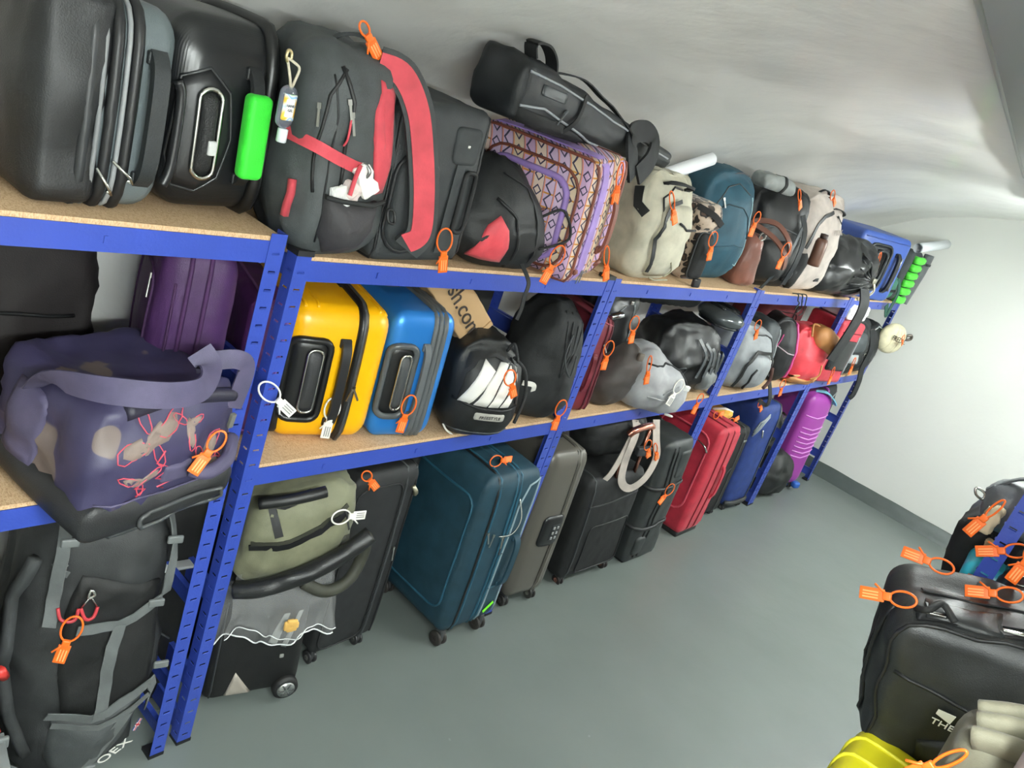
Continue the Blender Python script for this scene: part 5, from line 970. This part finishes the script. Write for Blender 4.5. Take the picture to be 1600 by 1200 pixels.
B.pad('stiff_strap_panel',rr(.1,.1,.2,.40,.01),'x',.012,fabric('#3a3e3f',.45,.002),p=7); B.line('side_fold',[(-.2,.03),(-.16,.2),(-.18,.38)],'y',.005,fabric('#26292a',.45)); B.line('side_fold',[(-.1,.02),(-.12,.2),(-.08,.4)],'y',.006,fabric('#26292a',.45))
for pts in ([(-.03,-.22),(-.05,-.05),(-.03,.12)],[(-.07,-.2),(-.1,0),(-.09,.2)],[(-.16,-.2),(-.18,0),(-.16,.2)]): B.line('top_zip',pts,'z',.011,M_zip,flat=True)
B.pad('top_flap',[(-.03,-.2),(-.1,-.2),(-.13,-.02),(-.03,-.03)],'z',.012,fr_,p=4); B.pad('top_flap',[(-.05,.05),(-.16,.05),(-.16,.16),(-.06,.17)],'z',.02,fr_,p=4)
for a,b in ((-.04,-.18),(-.04,-.01),(-.06,.1)): P_,N_=B.pt('z',a,b,.012); MB().rb(P_,(.012,.045,.006),.002).build('zip_puller',M_chr,B)
B.tube('cord_knot',[B.pt('z',-.05,-.22,.01)[0],B.pt('z',-.03,-.2,.03)[0],B.pt('z',-.06,-.17,.03)[0],B.pt('z',-.03,-.14,.01)[0]],.009,M_web,5)
P_,N_=B.pt('x',-.09,.185,.012); fm=frame(P_,(0,1,-.1),N_); mm=MB()
for poly in ([(-.045,.035),(-.005,.035),(-.008,.003),(-.045,.018)],[(.003,.032),(.03,.025),(.03,-.015),(.014,-.006)]):
    n=len(poly); mm.add([fm@V((a,b,z)) for z in (0,.002) for a,b in poly],[tuple(range(n,2*n))[::-1],tuple(range(n))]+[(i,(i+1)%n,(i+1)%n+n,i+n) for i in range(n)])
mm.build('white_logo',M_white,B,smooth=False); text('lettering','THE',.03,M_white,B,fm@Matrix.Translation((-.02,-.012,0)))
# khaki quilted backpack nearest on the right
kb=fabric('#6b6857',.7,.004,350); B=Bag('backpack','khaki rucksack with padded quilted straps at the lower right corner','backpack',(2.05,.22,1.0145),-1.5,.1)
B.body(.34,.22,.66,(.05,.06,.07),kb,'main_body',m=6,bulge=(.02,0,0),wr=.012,ws=6,seed=82)
for a in (-.035,-.095,-.155): B.tube('quilted_pad',[B.pt('z',a,-.14,.0)[0],B.pt('z',a,-.06,.012)[0],B.pt('z',a,.06,.012)[0],B.pt('z',a,.15,.0)[0]],.036,fabric('#7b7765',.7,.003,350),5,r2=.02,seg=10)
B.pad('black_side_panel',rr(-.12,.3,.0,.56,.03),'x',.012,fabric('#232526'),p=4); B.line('black_edge',[(.05,.3),(.07,.5),(.08,.64)],'x',.02,M_web,flat=True,o=.02)
B=Bag('tote_bag','taupe pink bag with black trim cropped by the lower right corner','bag',(2.06,.0,1.0145),-1.5,0)
B.body(.32,.14,.86,(.05,.06,.06),fabric('#8a7672',.7),'body',m=5,wr=.01,seed=83); B.line('black_trim',[(-.14,.1),(-.14,.5),(-.05,.58),(.1,.6)],'x',.012,M_zip)
SZ=1.3022
B=Bag('hard_suitcase','turquoise hard case with orange strap tag behind the right rack post','suitcase',(1.735,1.34,SZ),-1.5,.08)
B.body(.15,.34,.29,(.03,.035,.04),plastic('#38b4cc',.3),'shell',m=4); B.ring('seam_groove','y',.03,.004,plastic('#2c8ea4',.3)); B.band('orange_strap',[B.pt('x',-.05,.24,.006)[0],B.pt('x',.02,.25,.006)[0]],.022,.004,(1,0,0),plastic('#e0602a',.4))
B=Bag('backpack','navy black backpack leaning out from the right rack beyond the turquoise case','backpack',(1.68,1.84,SZ),-1.5,.12)
B.body(.20,.30,.34,(.06,.08,.09),fabric('#1a2232',.6),'main_body',m=5,wr=.014,seed=84); B.line('white_tab',[(-.04,.28),(-.01,.31)],'x',.006,M_white)
B=Bag('backpack','black velvety backpack with rounded top beside the right rack post','backpack',(1.72,1.55,SZ),-1.5,.2)
B.body(.22,.16,.40,(.06,.09,.1),fabric('#121416',.8),'main_body',m=5,bulge=(.02,0,0),wr=.014,seed=85); B.line('side_cord',[(-.06,.36),(.0,.4),(.05,.36)],'x',.006,M_web)
B=Bag('lace_ribbon','small cream lace bow tucked beside the black velvety backpack','ribbon',(1.655,1.38,1.665),0)
v,f=softbox(.05,.04,.09,.015,k=2,m=5,wr=.014,ws=30,seed=2); MB().add(v,f).build('lace',plastic('#cdbb9c',.8),B); v,f=softbox(.03,.03,.05,.01,k=2,m=4,wr=.01,ws=30,seed=4); MB().add([p+V((.03,.0,-.06)) for p in v],f).build('ribbon_tail',plastic('#a89472',.8),B)
B=Bag('wash_bag','smooth grey leather pouch high on the right rack in front of the end wall','pouch',(1.79,1.42,1.68),-1.5,.15)
B.body(.38,.16,.15,(.05,.06,.06),plastic('#63666a',.35,bump=.001),'body',m=5,bulge=(.01,0,.01),wr=.006,seed=86); B.band('grey_handle',[V((-.05,-.19,.12)),V((-.05,-.1,.19)),V((-.05,.05,.2)),V((-.05,.15,.15))],.03,.006,(0,0,1),plastic('#3c3f42',.4)); B.tube('key_clip',[V((-.03,-.19,.11)),V((-.02,-.215,.12)),V((-.02,-.21,.1)),V((-.03,-.19,.09))],.004,M_chr,4,True)
B=Bag('soft_holdall','dark bag carrying the grey leather pouch on the right rack','duffel',(1.88,1.44,SZ),-1.5,0)
B.body(.34,.18,.39,(.05,.06,.06),fabric('#1b1d20'),'body',m=5,wr=.012,seed=87); 
for k in range(3): B.band('white_stripe',[B.pt('x',-.1+.022*k,.36,.004)[0],B.pt('x',-.06+.022*k,.27,.004)[0]],.011,.002,(1,0,0),M_white)
B=Bag('backpack','pale grey backpack with sky blue strap at the right frame edge','backpack',(1.82,1.85,SZ),-1.5,.05)
B.body(.26,.22,.60,(.06,.08,.1),fabric('#a9aaa6',.6),'main_body',m=5,wr=.01,seed=88); B.band('sky_blue_strap',[V((.0,-.08,.60)),V((.02,.02,.61)),V((.02,.1,.57))],.03,.006,(0,0,1),fabric('#2fa3c4'))
B=Bag('leather_handbag','crinkled dark brown leather handbag behind the square black duffel','handbag',(1.93,1.30,SZ),-1.35,.05)
B.body(.34,.14,.34,(.05,.06,.07),fabric('#3f2a28',.3,.012,0,crs=12),'body',m=7,bulge=(.02,0,0),wr=.02,ws=10,seed=89); B.tube('chrome_ring',[V((.01,-.14,.32)),V((.03,-.17,.34)),V((.03,-.13,.36)),V((.01,-.1,.34))],.004,M_chr,4,True); B.tube('wire_handle',[V((.0,-.16,.33)),V((.0,-.05,.38)),V((.0,.1,.38))],.004,M_chr,4)
B=Bag('tote_bag','magenta cloth bag in the shade right of the right rack post','bag',(2.08,1.62,SZ),-1.5,0)
B.body(.30,.16,.44,(.05,.06,.06),fabric('#5d2140'),'body',m=5,wr=.012,seed=90); B.line('seam',[(-.1,.1),(-.1,.4)],'x',.004,M_zip)

# ======================= SEAL TAGS
def mtag(col,nm):
    n=NT(nm,.38); n.col(col); n.b.inputs['Subsurface Weight'].default_value=.0; return n.m
MT={'o':mtag('#ee6a1c','orange_tag_plastic'),'w':mtag('#e9e6de','white_tag_plastic')}
MP={'o':plastic('#f7a565',.5),'w':plastic('#8d8d8b',.5)}
PROTO={}
def proto(c,r,kind):
    k=(c,round(r,3),kind)
    if k in PROTO: return PROTO[k]
    pts=[(r*.62*cos(a),0,r*sin(a)) for a in [(-pi/2+.18)+(2*pi-.36)*i/22 for i in range(23)]]
    if kind==1: pts=[(r*.30*cos(a),0,r*1.15*sin(a)) for a in [(-pi/2+.1)+(2*pi-.2)*i/22 for i in range(23)]]
    loop=MB().tube(pts,.003,6).build('loop',MT[c]); z=-r*(1.15 if kind==1 else 1)
    pl=MB().rb((0,0,z-.041),(.031,.0045,.058),.002).rb((0,0,z-.006),(.02,.012,.02),.003)
    plate=pl.build('plate',MT[c]); pr=MB()
    for i in range(3): pr.box((-.010+.007*i,-.0034,z-.062),(-.0065+.007*i,.0034,z-.026))
    pr=pr.build('number_print',MP[c],smooth=False); pr.parent=plate
    tail=MB().tube([(.004,0,z-.004),(.014,.005,z-.02),(.026,.008,z-.034)],.0028,5).build('tail',MT[c])
    for o in (loop,plate,tail,pr): COL.objects.unlink(o)
    PROTO[k]=(loop,plate,tail,pr); return PROTO[k]
def seal(c,label,L,P,kind=0,r=None,n=(1,-.5,.3),group=None):
    L=V(L);P=V(P); d=(P-L); r=r or min(.042,max(.02,d.length-.035)); d.normalize()
    Z=-d; Y=V(n)-Z*V(n).dot(Z); Y.normalize(); X=Y.cross(Z); M=Matrix((X,Y,Z)).transposed().to_4x4(); M.translation=L
    root=bpy.data.objects.new('seal_tag' ,None); COL.objects.link(root); root.matrix_world=M; root.empty_display_size=.03
    tagit(root,label,'tag',group or ('orange plastic seal tags on the stored bags' if c=='o' else 'white plastic seal tags on the stored bags'))
    loop,plate,tail,pr=proto(c,round(r,2) if r>.02 else .02,kind)
    for o in (loop,plate,tail):
        q=o.copy(); COL.objects.link(q); q.parent=root
        if o is plate: p2=pr.copy(); COL.objects.link(p2); p2.parent=q
A='orange plastic seal tag '; Wt='white plastic seal tag '
T=[('o',A+'looped over the handle on top of the red strapped daypack',(.0,.03,2.405),(.0,.06,2.38),0),
('o',A+'hanging low on the charcoal rolling duffel',(.055,.473,1.905),(.055,.495,1.837),0),
('o',A+'hanging from the black tripod bag strap',(.07,1.241,2.231),(.07,1.270,2.142),1),
('o',A+'on the side handle of the patterned suitcase',(.10,1.308,1.93),(.10,1.357,1.85),1),
('o',A+'on the loop of the small black and coral backpack',(.10,1.002,1.908),(.10,.979,1.828),0),
('o',A+'under the top handle of the pale beige backpack',(.06,1.692,2.183),(.07,1.74,2.124),1),
('o',A+'on the black phone pouch before the teal backpack',(.03,2.25,2.05),(.032,2.28,1.97),0),
('o',A+'on the curved handle of the brown leather handbag',(.12,2.920,2.084),(.12,2.92,2.0),0),
('o',A+'by the grab handle of the black glossy backpack',(.05,2.948,2.364),(.05,3.01,2.32),1),
('o',A+'just above the brown leather handbag, half hidden',(.05,2.567,2.20),(.05,2.575,2.14),0),
('o',A+'on top of the stone grey backpack',(.05,3.40,2.42),(.05,3.49,2.38),0),
('o',A+'on the royal blue suitcase handle, top shelf',(.08,4.683,2.145),(.08,4.75,2.06),1),
('o',A+'on the front handle of the floral duffel',(.2,-.255,1.365),(.2,-.285,1.31),0),
('o',A+'on the grey handle of the sky blue suitcase',(.0,.605,1.285),(.0,.602,1.21),0),
('o',A+'beside the white logo of the black backpack',(.13,.94,1.44),(.13,.995,1.37),0),
('o',A+'at the foot of the tall black drawstring bag',(.08,1.435,1.241),(.08,1.44,1.16),0),
('o',A+'on the slim maroon suitcase',(.02,1.731,1.485),(.02,1.748,1.40),0),
('o',A+'on the shiny black bag behind the maroon case',(.0,1.90,1.60),(.0,1.93,1.52),0),
('o',A+'on the light grey drawstring pouch',(.07,2.06,1.42),(.075,2.09,1.335),1),
('o',A+'hanging over the shelf edge under the black holdall',(.045,2.870,1.154),(.045,2.862,1.085),0),
('o',A+'behind the silvery grey backpack top',(.01,3.30,1.594),(.01,3.34,1.53),0),
('o',A+'over the shelf edge below the pink edged backpack',(.05,4.076,1.171),(.05,4.12,1.09),0),
('o',A+'on the tall red box bag, lower one',(.085,4.92,1.238),(.085,4.95,1.16),1),
('o',A+'on the tall red box bag, upper one nearer the end wall',(.12,5.195,1.326),(.12,5.23,1.24),1),
('o',A+'on the red karabiner of the tall trekking rucksack',(.075,-.47,.745),(.075,-.485,.665),0),
('o',A+'above the large plain black suitcase, in shade',(-.06,.571,.962),(-.06,.62,.915),0),
('o',A+'lying on top of the big teal suitcase',(-.02,1.259,.945),(-.02,1.345,.94),0),
('o',A+'on the rose gold handle, right hand one',(.12,2.410,.933),(.12,2.48,.86),1),
('o',A+'on the rose gold handle, left hand one',(.12,2.307,.965),(.12,2.37,.89),0),
('o',A+'on the tall dark grey sectioned holdall',(.10,2.885,.572),(.10,2.83,.50),0),
('o',A+'on top of the bright red fabric suitcase',(-.1,3.590,.895),(-.1,3.69,.90),0),
('o',A+'above the slim black suitcase on the floor',(-.1,3.90,.81),(-.1,3.98,.83),0),
('o',A+'under the middle shelf above the dark blue suitcase',(-.0,3.98,1.0),(-.0,4.05,.95),0),
('o',A+'on the buckle of the cream cap',(.2,5.93,1.56),(.2,6.0,1.51),0),
('w',Wt+'looped round the second blue post',(.03,-.005,1.398),(.045,.052,1.351),0),
('w',Wt+'on the bright yellow hard suitcase',(-.052,.315,1.27),(-.05,.315,1.19),0),
('w',Wt+'on the strap of the khaki messenger bag',(.11,.334,.947),(.11,.408,.937),0),
('w',Wt+'on the light grey drawstring pouch',(.14,2.32,1.317),(.14,2.295,1.245),0),
('w',Wt+'on the toggle of the glossy black nylon sack',(.12,4.70,1.93),(.12,4.66,1.85),0)]
for c,l,L,P,k in T: seal(c,l,L,P,k)
nR=(0,-1,.35)
for l,L,P,k in ((A+'sticking out left from the square black duffel',(1.601,.72,1.606),(1.537,.72,1.575),0),(A+'beyond the square black duffel, above the floor',(1.615,1.0,1.635),(1.565,1.0,1.625),0),
 (A+'on the dark brown handbag wire handle',(1.775,1.0,1.66),(1.715,1.0,1.625),0),(A+'hanging from the grey leather pouch',(1.64,1.2,1.79),(1.625,1.2,1.735),1),
 (A+'on the dark bag right of the right rack post',(1.735,1.2,1.715),(1.70,1.2,1.69),0),(A+'by the white stripes on the dark bag',(1.77,1.1,1.76),(1.765,1.1,1.71),0),(A+'in front of the khaki rucksack',(1.83,.2,1.60),(1.805,.2,1.545),1)):
    seal('o',l,L,P,k,n=nR,r=.034 if k==0 else .03)
bpy.context.view_layer.update()
